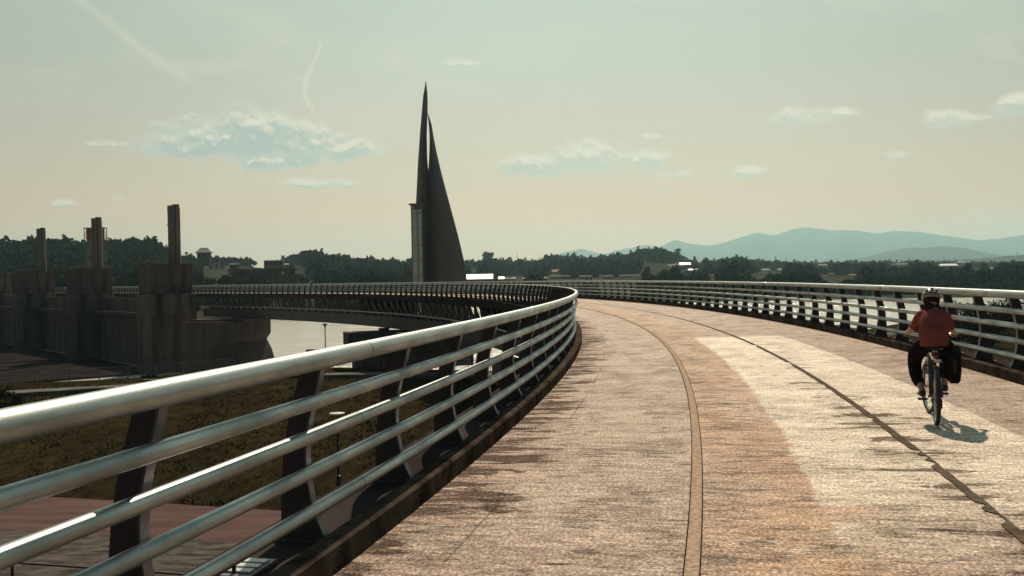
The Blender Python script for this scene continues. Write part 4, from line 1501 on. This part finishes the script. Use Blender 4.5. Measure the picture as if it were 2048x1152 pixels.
# ------------------------------------------------------------------ individual trees
def leafy_tree(name, label, x, y, z0, h, cr_, seed, group=None, dense=1.0, leaf=0.22, low=0.25):
    rg = np.random.default_rng(seed)
    o = thing(name, label, 'tree' if h > 3 else 'bush', (x, y, z0), 0, group)
    mb = MB()
    tips = []
    th_ = h * 0.72
    trunk = [Vector((0, 0, -0.3)), Vector((0.05 * h * (rg.random() - .5), 0, th_ * 0.4)), Vector((0.1 * h * (rg.random() - .5), 0.05 * h * (rg.random() - .5), th_))]
    mb.tube(bez(*trunk, n=4), list(np.linspace(0.035 * h, 0.010 * h, 9)), 7)
    for i in range(12):
        f = 0.25 + 0.7 * rg.random()
        p0 = trunk[0].lerp(trunk[2], f)
        a = rg.random() * 6.28
        ln = cr_ * (0.5 + 0.5 * rg.random())
        p1 = p0 + Vector((math.cos(a) * ln, math.sin(a) * ln, ln * (0.2 + 0.6 * rg.random())))
        pm_ = p0.lerp(p1, 0.5) + Vector((0, 0, -0.05 * ln))
        mb.tube([p0, pm_, p1], [0.012 * h, 0.008 * h, 0.004 * h], 5)
        tips.append(p1)
    mb.build('trunk', M['bark'], o)
    n_cl = int(36 * dense)
    quads = []
    for i in range(n_cl):
        if i < len(tips):
            c = np.array(tips[i])
        else:
            a = rg.random() * 6.28
            rr_ = cr_ * math.sqrt(rg.random()) * 0.9
            zz = h * (low + (1 - low) * rg.random())
            k = 1 - 0.55 * abs((zz / h - 0.55) / 0.5) ** 2
            c = np.array((math.cos(a) * rr_ * k, math.sin(a) * rr_ * k, zz))
        nl = int(70 * dense)
        pts_ = c + rg.normal(0, 1, (nl, 3)) * cr_ * 0.17 * np.array([1, 1, 0.75])
        d1 = rg.normal(0, 1, (nl, 3))
        d1 /= np.linalg.norm(d1, axis=1)[:, None]
        d2 = np.cross(d1, rg.normal(0, 1, (nl, 3)))
        d2 /= np.linalg.norm(d2, axis=1)[:, None]
        s_ = leaf * (0.6 + 0.8 * rg.random((nl, 1)))
        quads.append(np.stack([pts_ - d1 * s_, pts_ - d2 * s_ * 0.5, pts_ + d1 * s_, pts_ + d2 * s_ * 0.5], axis=1))
    Q_ = np.concatenate(quads).reshape(-1, 3)
    F2 = np.arange(len(Q_)).reshape(-1, 4)
    ob = np_mesh('crown', Q_, F2, [M['leaf_b'], M['leaf_a']], (rg.random(len(F2)) < 0.5).astype(int))
    ob.parent = o
    return o


for i, (px, D, ptop, cr_, lb) in enumerate([
        (1888, 128, 611, 2.3, 'leafy bush tree just right of the cyclist, nearest the bank path'),
        (1925, 136, 612, 3.4, 'broad bank tree seen through the right railing right of the cyclist'),
        (1993, 142, 606, 2.6, 'thin leaved tree with water showing past it beyond the right railing'),
        (2040, 132, 600, 3.6, 'tallest dark bank tree at the right side, behind the railing'),
        (1962, 118, 640, 2.6, 'low round bush below the trees, behind the right railing')]):
    p_ = at(px, ptop, D)
    leafy_tree('bank_tree', lb, p_.x, D, GZ - 0.2, max(2.4, p_.z - GZ + 0.2), cr_, 40 + i, 'trees on the right bank', 1.3, 0.16, 0.1)
for i, (px, D, ptop, cr_, lb) in enumerate([
        (12, 76, 776, 1.1, 'dark round bush beside the pale path, far left above the railing'),
        (303, 88, 752, 0.8, 'small bush in the grass in front of the nearest weir pier')]):
    p_ = at(px, ptop, D)
    leafy_tree('bush', lb, p_.x, D, GZ - 0.2, max(0.9, p_.z - GZ + 0.2), cr_, 70 + i, None, 0.8, 0.09, 0.0)
# skyline trees that stand out one by one
for i, (px, ptop, w_, lb) in enumerate([
        (977, 505, 5.0, 'tallest round skyline tree just right of the tower'),
        (1020, 515, 2.0, 'thin pointed skyline tree right of the tower'),
        (1352, 500, 4.5, 'pale leaning tree at the right end of the dark wooded hill'),
        (376, 506, 4.5, 'flat topped pine on the skyline beside the nearest weir column'),
        (310, 473, 3.5, 'tall tree at the right end of the left hill skyline'),
        (1389, 514, 1.6, 'slim pointed conifer right of the wooded hill')]):
    D = float(tl(px, 3)) * 0.995
    p_ = at(px, ptop, D)
    z0 = terr(px, D) - 1
    leafy_tree('skyline_tree', lb, p_.x, D, z0, p_.z - z0, w_ * D / 900, 90 + i, None, 0.9, 0.8 * D / 1000, 0.2)


# ------------------------------------------------------------------ far buildings
def house(name, label, px, py_base, D, w, d, h, roofm, wallm=None, roof='gable', rz=0.0, cat='house', windows=2, roof_h=None):
    p_ = at(px, py_base, D)
    o = thing(name, label, cat, (p_.x, p_.y, p_.z), rz)
    wallm = wallm or M['wall_house']
    mb = MB()
    mb.box((0, 0, h / 2 - 2), (w, d, h + 4))
    mb.build('wall', wallm, o)
    rh = roof_h or 0.35 * d
    mb = MB()
    if roof == 'gable':
        e_ = 0.5
        mb.prism([(-d / 2 - e_, h - 0.2), (d / 2 + e_, h - 0.2), (d / 2 + e_, h), (0, h + rh), (-d / 2 - e_, h)], (0, 0, 0), (0, 1, 0), (0, 0, 1), (1, 0, 0), w + 1.0)
    elif roof == 'hip':
        mb.loft([[Vector((sx * (w / 2 * a + 1.3 * a), sy * (d / 2 * b_ + 1.3 * b_), z)) for sx, sy in ((-1, -1), (1, -1), (1, 1), (-1, 1))]
                 for z, a, b_ in ((h - 0.25, 1, 1), (h, 1, 1), (h + rh * 0.55, 0.62, 0.42), (h + rh, 0.42, 0.04))])
    else:
        mb.prism([(-d / 2 - .3, h), (d / 2 + .3, h + 0.4), (d / 2 + .3, h + 0.7), (-d / 2 - .3, h + 0.3)], (0, 0, 0), (0, 1, 0), (0, 0, 1), (1, 0, 0), w + 0.6)
    mb.build('roof', roofm, o)
    for i in range(windows):
        x = (-0.5 + (i + 0.5) / windows) * w
        mb = MB()
        mb.box((x, -d / 2 - 0.03, h * 0.55), (w / windows * 0.45, 0.1, h * 0.4))
        mb.build('window', M['window'], o)
    return o


pav = house('pavilion', 'traditional pavilion with a wide tiled hip roof on the left hill skyline', 409, 520, 640, 8.5, 7, 5.0, M['roof_grey'], None, 'hip', 0.2, 'pavilion', 3, 3.2)
house('house', 'low building with a pale flat roof on the terrace left of the tower', 549, 533, 640, 12.5, 7, 3.8, M['roof_grey'], M['conc_pale'], 'flat', 0.1, 'house', 4)
# white square frame
p_ = at(434, 537, 560)
sq = thing('square_frame', 'white square frame standing on the left hillside near the pavilion', 'frame', p_)
s_ = 3.4
mb = MB()
for (cx_, cz_, w_, h_) in ((0, 0.25, s_, 0.5), (0, s_ - 0.0, s_, 0.5), (-s_ / 2 + 0.25, s_ / 2, 0.5, s_), (s_ / 2 - 0.25, s_ / 2, 0.5, s_)):
    mb.box((cx_, 0 if w_ > h_ else 0.01, cz_), (w_, 0.5 if w_ > h_ else 0.47, h_))
mb.build('frame', M['white_metal'], sq)
mb = MB()
mb.tube([(s_ / 2 + 0.1, 0, 0), (s_ / 2 + 0.1, 0, s_ + 3.2)], 0.09, 6)
mb.build('pole', M['white_metal'], sq)
# retaining walls on the far left bank
for nm, lb, px0, px1, pt, pb, D in (('retaining_wall', 'longer grey retaining wall on the far bank above the deck railing', 494, 598, 553, 575, 430),
                                    ('retaining_wall', 'shorter walled enclosure left of the long retaining wall', 447, 492, 555, 572, 425),
                                    ('terrace_wall', 'long terrace wall on the hillside below the low building', 466, 590, 539, 546, 560)):
    a, b_ = at(px0, pb, D), at(px1, pb, D)
    zt = at(px0, pt, D).z
    o = thing(nm, lb, 'wall', (a.x, D, a.z - 3))
    mb = MB()
    L = (b_ - a).length
    H = zt - a.z + 3
    mb.box((L / 2, 0, H / 2), (L, 0.8, H))
    mb.build('wall_body', M['conc_pale'] if D < 500 else M['grass'], o)
    mb = MB()
    mb.box((L / 2, 0, H + 0.15), (L + 0.3, 1.1, 0.3))
    mb.build('coping', M['path'], o)

for (nm, lb, px, py, D, w_, d_, h_, rm, ct) in hs:
    house(nm, lb, px, py, D, w_, d_, h_, M[rm], M['red_paint'] if 'red walled' in lb else None, 'gable', 0.0, ct, 2 if w_ > 4 else 1, 0.21 * d_)

# masts on the plain
for (px, pt, pb, lb, disc) in ((1551, 513, 524, 'telecom mast with a flat head on the distant skyline', True), (1573, 513.5, 525, 'slim pointed mast right of the flat headed one', False),
                               (1610, 518, 530, 'thin pole on the skyline right of the pointed mast', False), (1035, 506, 522, 'faint thin pylon on the skyline right of the tower', False),
                               (2035, 504.5, 512, 'small lookout mast on the hill at the far right', True)):
    D = 2050 if px > 1500 else 1450
    if px > 2000:
        D = 4300
    b0, t0 = at(px, pb, D), at(px, pt, D)
    o = thing('mast', lb, 'mast', b0)
    H = t0.z - b0.z
    mb = MB()
    mb.tube([(0, 0, -3), (0, 0, H * 0.6), (0, 0, H)], [0.9 * D / 2000, 0.55 * D / 2000, 0.15 * D / 2000], 6)
    mb.build('pole', M['lattice'], o)
    if disc:
        mb = MB()
        mb.loft([[Vector((r * D / 2000 * math.cos(k * math.pi / 5), r * D / 2000 * math.sin(k * math.pi / 5), H + z)) for k in range(10)] for z, r in ((-2.4, 0.6), (-1.4, 2.2), (-0.2, 2.3), (0.0, 0.4))])
        mb.build('mast_head', M['lattice'], o)

# ------------------------------------------------------------------ bicycle
rear = PP(0, 0) * 0
bx, by = 4.56, 10.22
Rb = math.hypot(bx - CX, by - CY)
bz = zr(Rb) + 0.005
HEAD = -0.34                                # rotation about z, forward = +Y turned towards +X
RS_ = 0.935
BK = thing('bicycle', 'dark touring bicycle with a rear bag, ridden away from the camera', 'bicycle', (bx, by, bz), HEAD)
BK.scale = (RS_, RS_, RS_)
WR_ = 0.335


def wheel(cy, name, parent, steer=0.0):
    rot = Matrix.Rotation(steer, 3, 'Z')
    c = Vector((0, cy, WR_))
    circ = lambda r, n_: [c + rot @ Vector((0, r * math.cos(2 * math.pi * i / n_), r * math.sin(2 * math.pi * i / n_))) for i in range(n_)]
    mb = MB()
    mb.tube(circ(WR_ - 0.024, 40), 0.024, 8, closed=True, up=(1, 0, 0))
    t_ = mb.build('wheel', M['rubber'], parent, smooth=True)
    mb = MB()
    mb.tube(circ(WR_ - 0.052, 40), 0.013, 6, closed=True, up=(1, 0, 0))
    mb.build('rim', M['chrome'], t_, smooth=True)
    mb = MB()
    for i in range(28):
        a = 2 * math.pi * i / 28
        s = 0.03 * (1 if i % 2 else -1)
        mb.tube([c + rot @ Vector((s, 0.02 * math.cos(a + 1), 0.02 * math.sin(a + 1))), c + rot @ Vector((0, (WR_ - 0.055) * math.cos(a), (WR_ - 0.055) * math.sin(a)))], 0.0013, 4)
    mb.build('spokes', M['chrome'], t_)
    mb = MB()
    mb.tube([c + rot @ Vector((-0.05, 0, 0)), c + rot @ Vector((0.05, 0, 0))], 0.022, 10)
    mb.build('hub', M['chrome'], t_, smooth=True, auto=40)
    return t_


WB = 1.04
wheel(0.0, 'wheel', BK)
wheel(WB, 'wheel', BK, 0.16)
mb = MB()
BBp = Vector((0, 0.44, 0.285))
seat_c = Vector((0, 0.285, 0.74))
ht_t, ht_b = Vector((0, 0.865, 0.80)), Vector((0, 0.915, 0.64))
for a, b_, r in ((BBp, seat_c, 0.017), (BBp, ht_b, 0.019), (seat_c - Vector((0, -0.01, 0.03)), ht_t - Vector((0, 0, 0.03)), 0.016), (ht_t + Vector((0, -0.005, 0.01)), ht_b - Vector((0, -0.005, 0.01)), 0.021)):
    mb.tube([a, b_], r, 10)
for s in (-1, 1):
    mb.tube([BBp + Vector((s * 0.03, -0.02, 0)), Vector((s * 0.065, 0.0, WR_))], 0.010, 8)
    mb.tube([seat_c + Vector((s * 0.015, 0, -0.03)), Vector((s * 0.065, 0.0, WR_))], 0.009, 8)
mb.build('frame', M['frame_paint'], BK, smooth=True, auto=40)
mb = MB()
for s in (-1, 1):
    mb.tube([ht_b + Vector((s * 0.045, 0.01, -0.02)), Vector((s * 0.055, WB - 0.05, 0.5)), Vector((s * 0.055, WB, WR_))], 0.012, 8)
mb.box(ht_b + Vector((0, 0.012, -0.025)), (0.12, 0.04, 0.035))
mb.build('fork', M['frame_paint'], BK, smooth=True, auto=40)
for cy, a0, a1 in ((0.0, -20, 175), (WB, 20, 190)):
    mb = MB()
    ring = []
    for i in range(19):
        a = R_(a0 + (a1 - a0) * i / 18)
        for_ = [(-0.030, -0.012), (-0.018, 0.0), (0.018, 0.0), (0.030, -0.012), (0.028, -0.014), (0, -0.004), (-0.028, -0.014)]
        ring.append([Vector((x_, cy + (WR_ + 0.022 + dr_) * math.cos(a), WR_ + (WR_ + 0.022 + dr_) * math.sin(a))) for x_, dr_ in for_])
    mb.loft(ring)
    mb.build('mudguard', M['frame_paint'], BK)
mb = MB()
mb.tube([seat_c, Vector((0, 0.245, 0.875))], 0.0135, 10)
mb.build('seat_post', M['chrome'], BK, smooth=True, auto=40)
mb = MB()
prof_s = [(0.10, 0.085), (0.16, 0.095), (0.22, 0.08), (0.28, 0.045), (0.34, 0.028), (0.41, 0.022)]
mb.loft([[Vector((w_ * math.cos(a), y_, 0.895 + 0.028 * math.sin(a))) for a in [2 * math.pi * k / 12 for k in range(12)]] for y_, w_ in prof_s])
mb.build('saddle', M['saddle'], BK, smooth=True)
mb = MB()
bar_pts = bez((-0.30, 0.72, 1.0), (-0.20, 0.79, 1.01), (-0.06, 0.85, 0.985), (0.06, 0.85, 0.985), (0.20, 0.79, 1.01), (0.30, 0.72, 1.0), n=5)
mb.tube(bar_pts, 0.012, 8)
mb.tube([ht_t, Vector((0, 0.85, 0.985))], 0.014, 8)
hb_ = mb.build('handlebar', M['chrome'], BK, smooth=True, auto=40)
for s in (-1, 1):
    mb = MB()
    mb.tube([(s * 0.31, 0.713, 1.0), (s * 0.24, 0.762, 1.006)], 0.017, 8)
    mb.build('grip', M['rubber'], hb_, smooth=True, auto=40)
    mb = MB()
    mb.tube([(s * 0.22, 0.79, 1.0), (s * 0.26, 0.80, 0.985), (s * 0.31, 0.77, 0.985)], 0.006, 6)
    mb.build('brake_lever', M['chrome'], hb_, smooth=True)
mb = MB()
mb.tube([Vector((-0.06, BBp.y, BBp.z)), Vector((0.06, BBp.y, BBp.z))], 0.02, 10)
for s, dy in ((-1, -0.165), (1, 0.165)):
    mb.tube([BBp + Vector((s * 0.062, 0, 0)), BBp + Vector((s * 0.075, dy, 0.015 * s))], 0.010, 8)
mb.tube([BBp + Vector((0.045, 0.09 * math.cos(k * math.pi / 12), 0.09 * math.sin(k * math.pi / 12))) for k in range(24)], 0.006, 5, closed=True, up=(1, 0, 0))
mb.build('crankset', M['chrome'], BK, smooth=True, auto=40)
for s, dy in ((-1, -0.165), (1, 0.165)):
    mb = MB()
    mb.box(BBp + Vector((s * 0.13, dy, 0.015 * s)), (0.10, 0.07, 0.022))
    mb.build('pedal', M['rubber'], BK, bevel=0.004)
mb = MB()
mb.tube([BBp + Vector((0.045, 0, 0.09)), Vector((0.045, 0.0, WR_ + 0.035))], 0.004, 5)
mb.tube([BBp + Vector((0.045, 0, -0.09)), Vector((0.045, 0.02, WR_ - 0.10)), Vector((0.045, -0.02, WR_ - 0.06))], 0.004, 5)
mb.build('chain', M['iron'], BK)
mb = MB()
mb.tube([Vector((0.05, 0.0, WR_ - 0.03)), Vector((0.055, 0.03, WR_ - 0.14))], 0.012, 6)
mb.build('derailleur', M['iron'], BK)
mb = MB()
for s in (-1, 1):
    mb.tube([(s * 0.065, 0, WR_ + 0.01), (s * 0.07, -0.06, 0.74)], 0.006, 6)
    mb.tube([(s * 0.065, 0, WR_ + 0.01), (s * 0.07, 0.12, 0.74)], 0.006, 6)
    mb.tube([(s * 0.07, -0.18, 0.745), (s * 0.07, 0.22, 0.745)], 0.006, 6)
for y_ in (-0.18, -0.05, 0.1):
    mb.tube([(-0.07, y_, 0.745), (0.07, y_, 0.745)], 0.006, 6)
mb.build('rear_rack', M['frame_paint'], BK, smooth=True)
# stand hanging down beside the rear wheel
mb = MB()
mb.tube([(-0.05, 0.05, 0.30), (-0.06, 0.22, 0.24)], 0.008, 6)
mb.build('kickstand', M['chrome'], BK)
for s in (1,):
    mb = MB()
    rings = []
    for z, wx, wy in ((0.0, 0.045, 0.12), (0.03, 0.062, 0.145), (0.15, 0.074, 0.155), (0.27, 0.070, 0.150), (0.33, 0.055, 0.135), (0.345, 0.04, 0.12)):
        rings.append([Vector((s * 0.185 + wx * max(-1, min(1, 1.25 * math.cos(a))), 0.02 + wy * max(-1, min(1, 1.25 * math.sin(a))), 0.50 + z)) for a in [2 * math.pi * k / 20 for k in range(20)]])
    mb.loft(rings)
    b0 = mb.build('pannier', M['bag'], BK, smooth=True)
    mb = MB()
    mb.box((s * 0.185, 0.02, 0.815), (0.135, 0.30, 0.035))
    mb.build('flap', M['bag'], b0, bevel=0.012)
    mb = MB()
    mb.box((s * 0.185, -0.14, 0.70), (0.03, 0.01, 0.16))
    mb.build('strap', M['rubber'], b0)
mb = MB()
mb.box((0, -0.20, 0.765), (0.075, 0.02, 0.03))
mb.build('rear_reflector', M['white_metal'], BK, bevel=0.004)
mb = MB()
mb.ball((0, 0.19, 0.80), (0.035, 0.03, 0.03), 10, 8)
mb.build('rear_lamp', M['reflector'], BK, smooth=True)

# ------------------------------------------------------------------ cyclist
RD = thing('person', 'cyclist in a red shirt, dark trousers and pale helmet riding away on the right', 'person', (bx, by, bz), HEAD)
RD.scale = (RS_, RS_, RS_)


def skin_obj(name, verts, edges, radii, material, parent, sub=2):
    me = bpy.data.meshes.new(name + '_cage')
    me.from_pydata([Vector(q_) for q_ in verts], edges, [])
    ob = bpy.data.objects.new(name, me)
    col.objects.link(ob)
    sk = ob.modifiers.new('skin', 'SKIN')
    sk.branch_smoothing = 0.6
    sk.use_smooth_shade = True
    lay = me.skin_vertices[0].data if me.skin_vertices else None
    if lay is None:
        bpy.context.view_layer.objects.active = ob
        me.attributes  # noqa
    for i, r in enumerate(radii):
        r = r if isinstance(r, tuple) else (r, r)
        me.skin_vertices[0].data[i].radius = r
        me.skin_vertices[0].data[i].use_root = (i == 0)
    ss = ob.modifiers.new('sub', 'SUBSURF')
    ss.levels = sub
    ss.render_levels = sub
    bpy.context.view_layer.update()
    dg = bpy.context.evaluated_depsgraph_get()
    me2 = bpy.data.meshes.new_from_object(ob.evaluated_get(dg), depsgraph=dg)
    ob.modifiers.clear()
    ob.data = me2
    me2.materials.clear()
    me2.materials.append(material)
    me2.polygons.foreach_set('use_smooth', [True] * len(me2.polygons))
    ob.parent = parent
    return ob


hip_z = 0.955
# pedals at y .275 (left) and .605 (right)
ankL, ankR = (-0.135, 0.20, 0.375), (0.135, 0.545, 0.40)
kneeL, kneeR = (-0.195, 0.59, 0.665), (0.165, 0.66, 0.80)
hipL, hipR = (-0.10, 0.23, hip_z - 0.02), (0.10, 0.23, hip_z - 0.02)
bv = [(0, 0.22, hip_z), (0, 0.26, 1.07), (0, 0.34, 1.20), (0, 0.41, 1.31), (0, 0.45, 1.375), (0, 0.50, 1.43), (0, 0.53, 1.49),
      hipL, kneeL, (-0.175, 0.40, 0.52), ankL, (-0.135, 0.30, 0.335), hipR, kneeR, (0.15, 0.60, 0.60), ankR, (0.135, 0.65, 0.36),
      (-0.122, 0.40, 1.265), (-0.185, 0.46, 1.12), (-0.245, 0.60, 1.05), (-0.285, 0.69, 1.022), (-0.283, 0.735, 1.02),
      (0.122, 0.40, 1.265), (0.185, 0.46, 1.12), (0.235, 0.60, 1.05), (0.285, 0.69, 1.022), (0.283, 0.735, 1.02)]
be = [(0, 1), (1, 2), (2, 3), (3, 4), (4, 5), (5, 6), (0, 7), (7, 8), (8, 9), (9, 10), (10, 11), (0, 12), (12, 13), (13, 14), (14, 15), (15, 16),
      (3, 17), (17, 18), (18, 19), (19, 20), (20, 21), (3, 22), (22, 23), (23, 24), (24, 25), (25, 26)]
br = [(0.10, 0.09), (0.10, 0.07), (0.10, 0.06), (0.07, 0.055), 0.050, (0.072, 0.085), (0.06, 0.072),
      0.09, 0.058, 0.050, 0.036, 0.032, 0.09, 0.058, 0.050, 0.036, 0.032,
      0.055, 0.040, 0.034, 0.024, (0.036, 0.018), 0.055, 0.040, 0.034, 0.024, (0.036, 0.018)]
body_ = skin_obj('body', bv, be, br, M['skin'], RD)
# fingers closed round the grips, thumb below
for s in (-1, 1):
    mb = MB()
    for k in range(4):
        off = Vector((s * (-0.030 + 0.019 * k), -0.7 * (-0.030 + 0.019 * k), 0))
        r_ = (0.0085, 0.009, 0.0088, 0.0078)[k]
        ln = (0.9, 1.0, 0.95, 0.8)[k]
        base = Vector((s * 0.283, 0.735, 1.028)) + off
        mb.tube([base, base + Vector((0, 0.028 * ln, 0.004)), base + Vector((0, 0.042 * ln, -0.018)), base + Vector((0, 0.030 * ln, -0.040)), base + Vector((0, 0.010, -0.045))], [r_, r_, r_, r_ * 0.95, r_ * 0.8], 7)
    base = Vector((s * 0.250, 0.735, 1.015))
    mb.tube([base, base + Vector((-s * 0.012, 0.020, -0.012)), base + Vector((-s * 0.006, 0.036, -0.030))], [0.011, 0.0105, 0.008], 7)
    mb.build('hand', M['skin'], body_, smooth=True)
# face details on the far side of the head
mb = MB()
mb.ball((0, 0.625, 1.435), (0.013, 0.022, 0.020), 8, 6)
for s in (-1, 1):
    mb.ball((s * 0.085, 0.53, 1.435), (0.010, 0.022, 0.032), 8, 6)
mb.ball((0, 0.600, 1.400), (0.022, 0.012, 0.007), 8, 6)
for s in (-1, 1):
    mb.ball((s * 0.030, 0.600, 1.460), (0.013, 0.010, 0.007), 8, 6)
mb.build('face', M['skin'], RD, smooth=True)
mb = MB()
mb.ball((0, 0.535, 1.45), (0.086, 0.100, 0.105), 18, 12)
mb.build('head', M['skin'], RD, smooth=True)
# hair and neck cloth under the helmet
mb = MB()
mb.ball((0, 0.505, 1.432), (0.094, 0.090, 0.090), 16, 12)
mb.build('hair', M['scarf'], RD, smooth=True)
mb = MB()
mb.loft([[Vector((rx * math.cos(a), cy + ry * math.sin(a), z + 0.015 * math.sin(2 * a))) for a in [2 * math.pi * k / 20 for k in range(20)]]
         for z, cy, rx, ry in ((1.275, 0.40, 0.105, 0.085), (1.30, 0.41, 0.112, 0.092), (1.335, 0.435, 0.096, 0.088), (1.375, 0.465, 0.085, 0.085), (1.40, 0.49, 0.082, 0.082))])
mb.build('scarf', M['scarf'], RD, smooth=True)
# helmet: shell with vents
rotH = Matrix.Rotation(R_(-14), 3, 'X')
hc_ = Vector((0, 0.535, 1.470))
rings = []
for i in range(9):
    ph = R_(2 + i * 12.2)
    ring = []
    for k in range(28):
        a = 2 * math.pi * k / 28
        rx, ry, rz_ = 0.112, 0.140, 0.110
        rib = 1 + 0.025 * math.cos(a * 7) * math.sin(ph)
        ring.append(hc_ + rotH @ Vector((rx * rib * math.sin(ph) * math.cos(a), ry * rib * math.sin(ph) * math.sin(a), rz_ * math.cos(ph))))
    rings.append(ring)
mb = MB()
mb.loft(rings)
hel = mb.build('helmet', M['helmet'], RD, smooth=True)
for (ax, az_) in ((-0.055, 0.068), (0.055, 0.068), (0.0, 0.088), (-0.085, 0.022), (0.085, 0.022), (-0.03, 0.035), (0.03, 0.035)):
    mb = MB()
    yb = -0.14 * math.sqrt(max(0.02, 1 - (ax / 0.112) ** 2 - (az_ / 0.110) ** 2))
    mb.ball(hc_ + rotH @ Vector((ax, yb, az_)), (0.019, 0.030, 0.012), 10, 8)
    mb.build('vent', M['helmet_dark'], hel, smooth=True)
# shirt: loose, blown out at the waist
mb = MB()
rg_ = []
for (z, cy, rx, ry) in ((0.90, 0.170, 0.150, 0.140), (0.94, 0.180, 0.160, 0.150), (1.00, 0.205, 0.166, 0.158), (1.08, 0.250, 0.166, 0.156), (1.16, 0.300, 0.162, 0.148),
                        (1.225, 0.345, 0.158, 0.132), (1.27, 0.378, 0.142, 0.112), (1.305, 0.400, 0.108, 0.092), (1.33, 0.42, 0.080, 0.075), (1.35, 0.435, 0.072, 0.07)):
    ring = []
    for k in range(32):
        a = 2 * math.pi * k / 32
        w = 1 + 0.075 * mnoise.noise(Vector((math.cos(a) * 2.2, math.sin(a) * 2.2, z * 9))) + 0.02 * math.sin(a * 5 + z * 20) * (z < 1.05)
        ring.append(Vector((rx * w * math.cos(a), cy + ry * w * math.sin(a), z - 0.10 * (ry * math.sin(a)))))
    rg_.append(ring)
mb.loft(rg_)
for s_x in (-1, 1):
    mb.tube([(s_x * 0.08, 0.375, 1.258), (s_x * 0.122, 0.388, 1.254), (s_x * 0.158, 0.412, 1.20), (s_x * 0.180, 0.436, 1.15), (s_x * 0.196, 0.462, 1.09)], [0.066, 0.068, 0.063, 0.058, 0.060], 14)
shirt = mb.build('shirt', M['shirt'], None, smooth=True)
rm = shirt.modifiers.new('remesh', 'REMESH')
rm.mode = 'VOXEL'
rm.voxel_size = 0.012
rm.use_smooth_shade = True
smo = shirt.modifiers.new('smooth', 'SMOOTH')
smo.factor = 0.5
smo.iterations = 5
bpy.context.view_layer.update()
dg_ = bpy.context.evaluated_depsgraph_get()
me_ = bpy.data.meshes.new_from_object(shirt.evaluated_get(dg_), depsgraph=dg_)
shirt.modifiers.clear()
shirt.data = me_
if not len(me_.materials):
    me_.materials.append(M['shirt'])
shirt.parent = RD
tv = [(0, 0.215, hip_z - 0.01), (0, 0.22, hip_z + 0.05), hipL, (-0.185, 0.40, 0.80), kneeL, (-0.190, 0.42, 0.53), (-0.155, 0.27, 0.43),
      hipR, (0.145, 0.44, 0.86), kneeR, (0.150, 0.60, 0.62), (0.140, 0.56, 0.47)]
te = [(0, 1), (0, 2), (2, 3), (3, 4), (4, 5), (5, 6), (0, 7), (7, 8), (8, 9), (9, 10), (10, 11)]
tr = [(0.165, 0.14), (0.165, 0.13), (0.125, 0.115), 0.10, 0.083, 0.075, 0.062, (0.125, 0.115), 0.10, 0.083, 0.075, 0.062]
skin_obj('trousers', tv, te, tr, M['trousers'], RD)
for (ax, ay, az_) in ((-0.135, 0.275, 0.305), (0.135, 0.60, 0.335)):
    mb = MB()
    mb.loft([[Vector((ax + w_ * math.cos(a), ay + y_, az_ + zc + hh_ * math.sin(a))) for a in [2 * math.pi * k / 14 for k in range(14)]]
             for y_, w_, zc, hh_ in ((-0.13, 0.022, 0.03, 0.02), (-0.11, 0.036, 0.035, 0.035), (-0.06, 0.042, 0.045, 0.050), (0.0, 0.044, 0.03, 0.036), (0.07, 0.050, 0.022, 0.027), (0.12, 0.042, 0.018, 0.020), (0.15, 0.022, 0.015, 0.012))])
    mb.build('shoe', M['shoe'], RD, smooth=True)

# ------------------------------------------------------------------ haze
HZ = 8.0e-5
mb = MB()
mb.box((0, 8250, 352), (32000, 18500, 736))
hz_ = mb.build('haze', [])
hz_.data.materials.clear()
m, t, p = newmat('haze_air')
t.n.remove(p)
vol = t.node('ShaderNodeVolumePrincipled')
vol.inputs['Color'].default_value = (0.56, 0.92, 1.0, 1)
vol.inputs['Density'].default_value = HZ
vol.inputs['Anisotropy'].default_value = 0.45
t.l.new(vol.outputs[0], t.n['Material Output'].inputs['Volume'])
hz_.data.materials.append(m)
tag(hz_, label='thin blue green haze filling the valley air', cat='haze', kind='stuff')
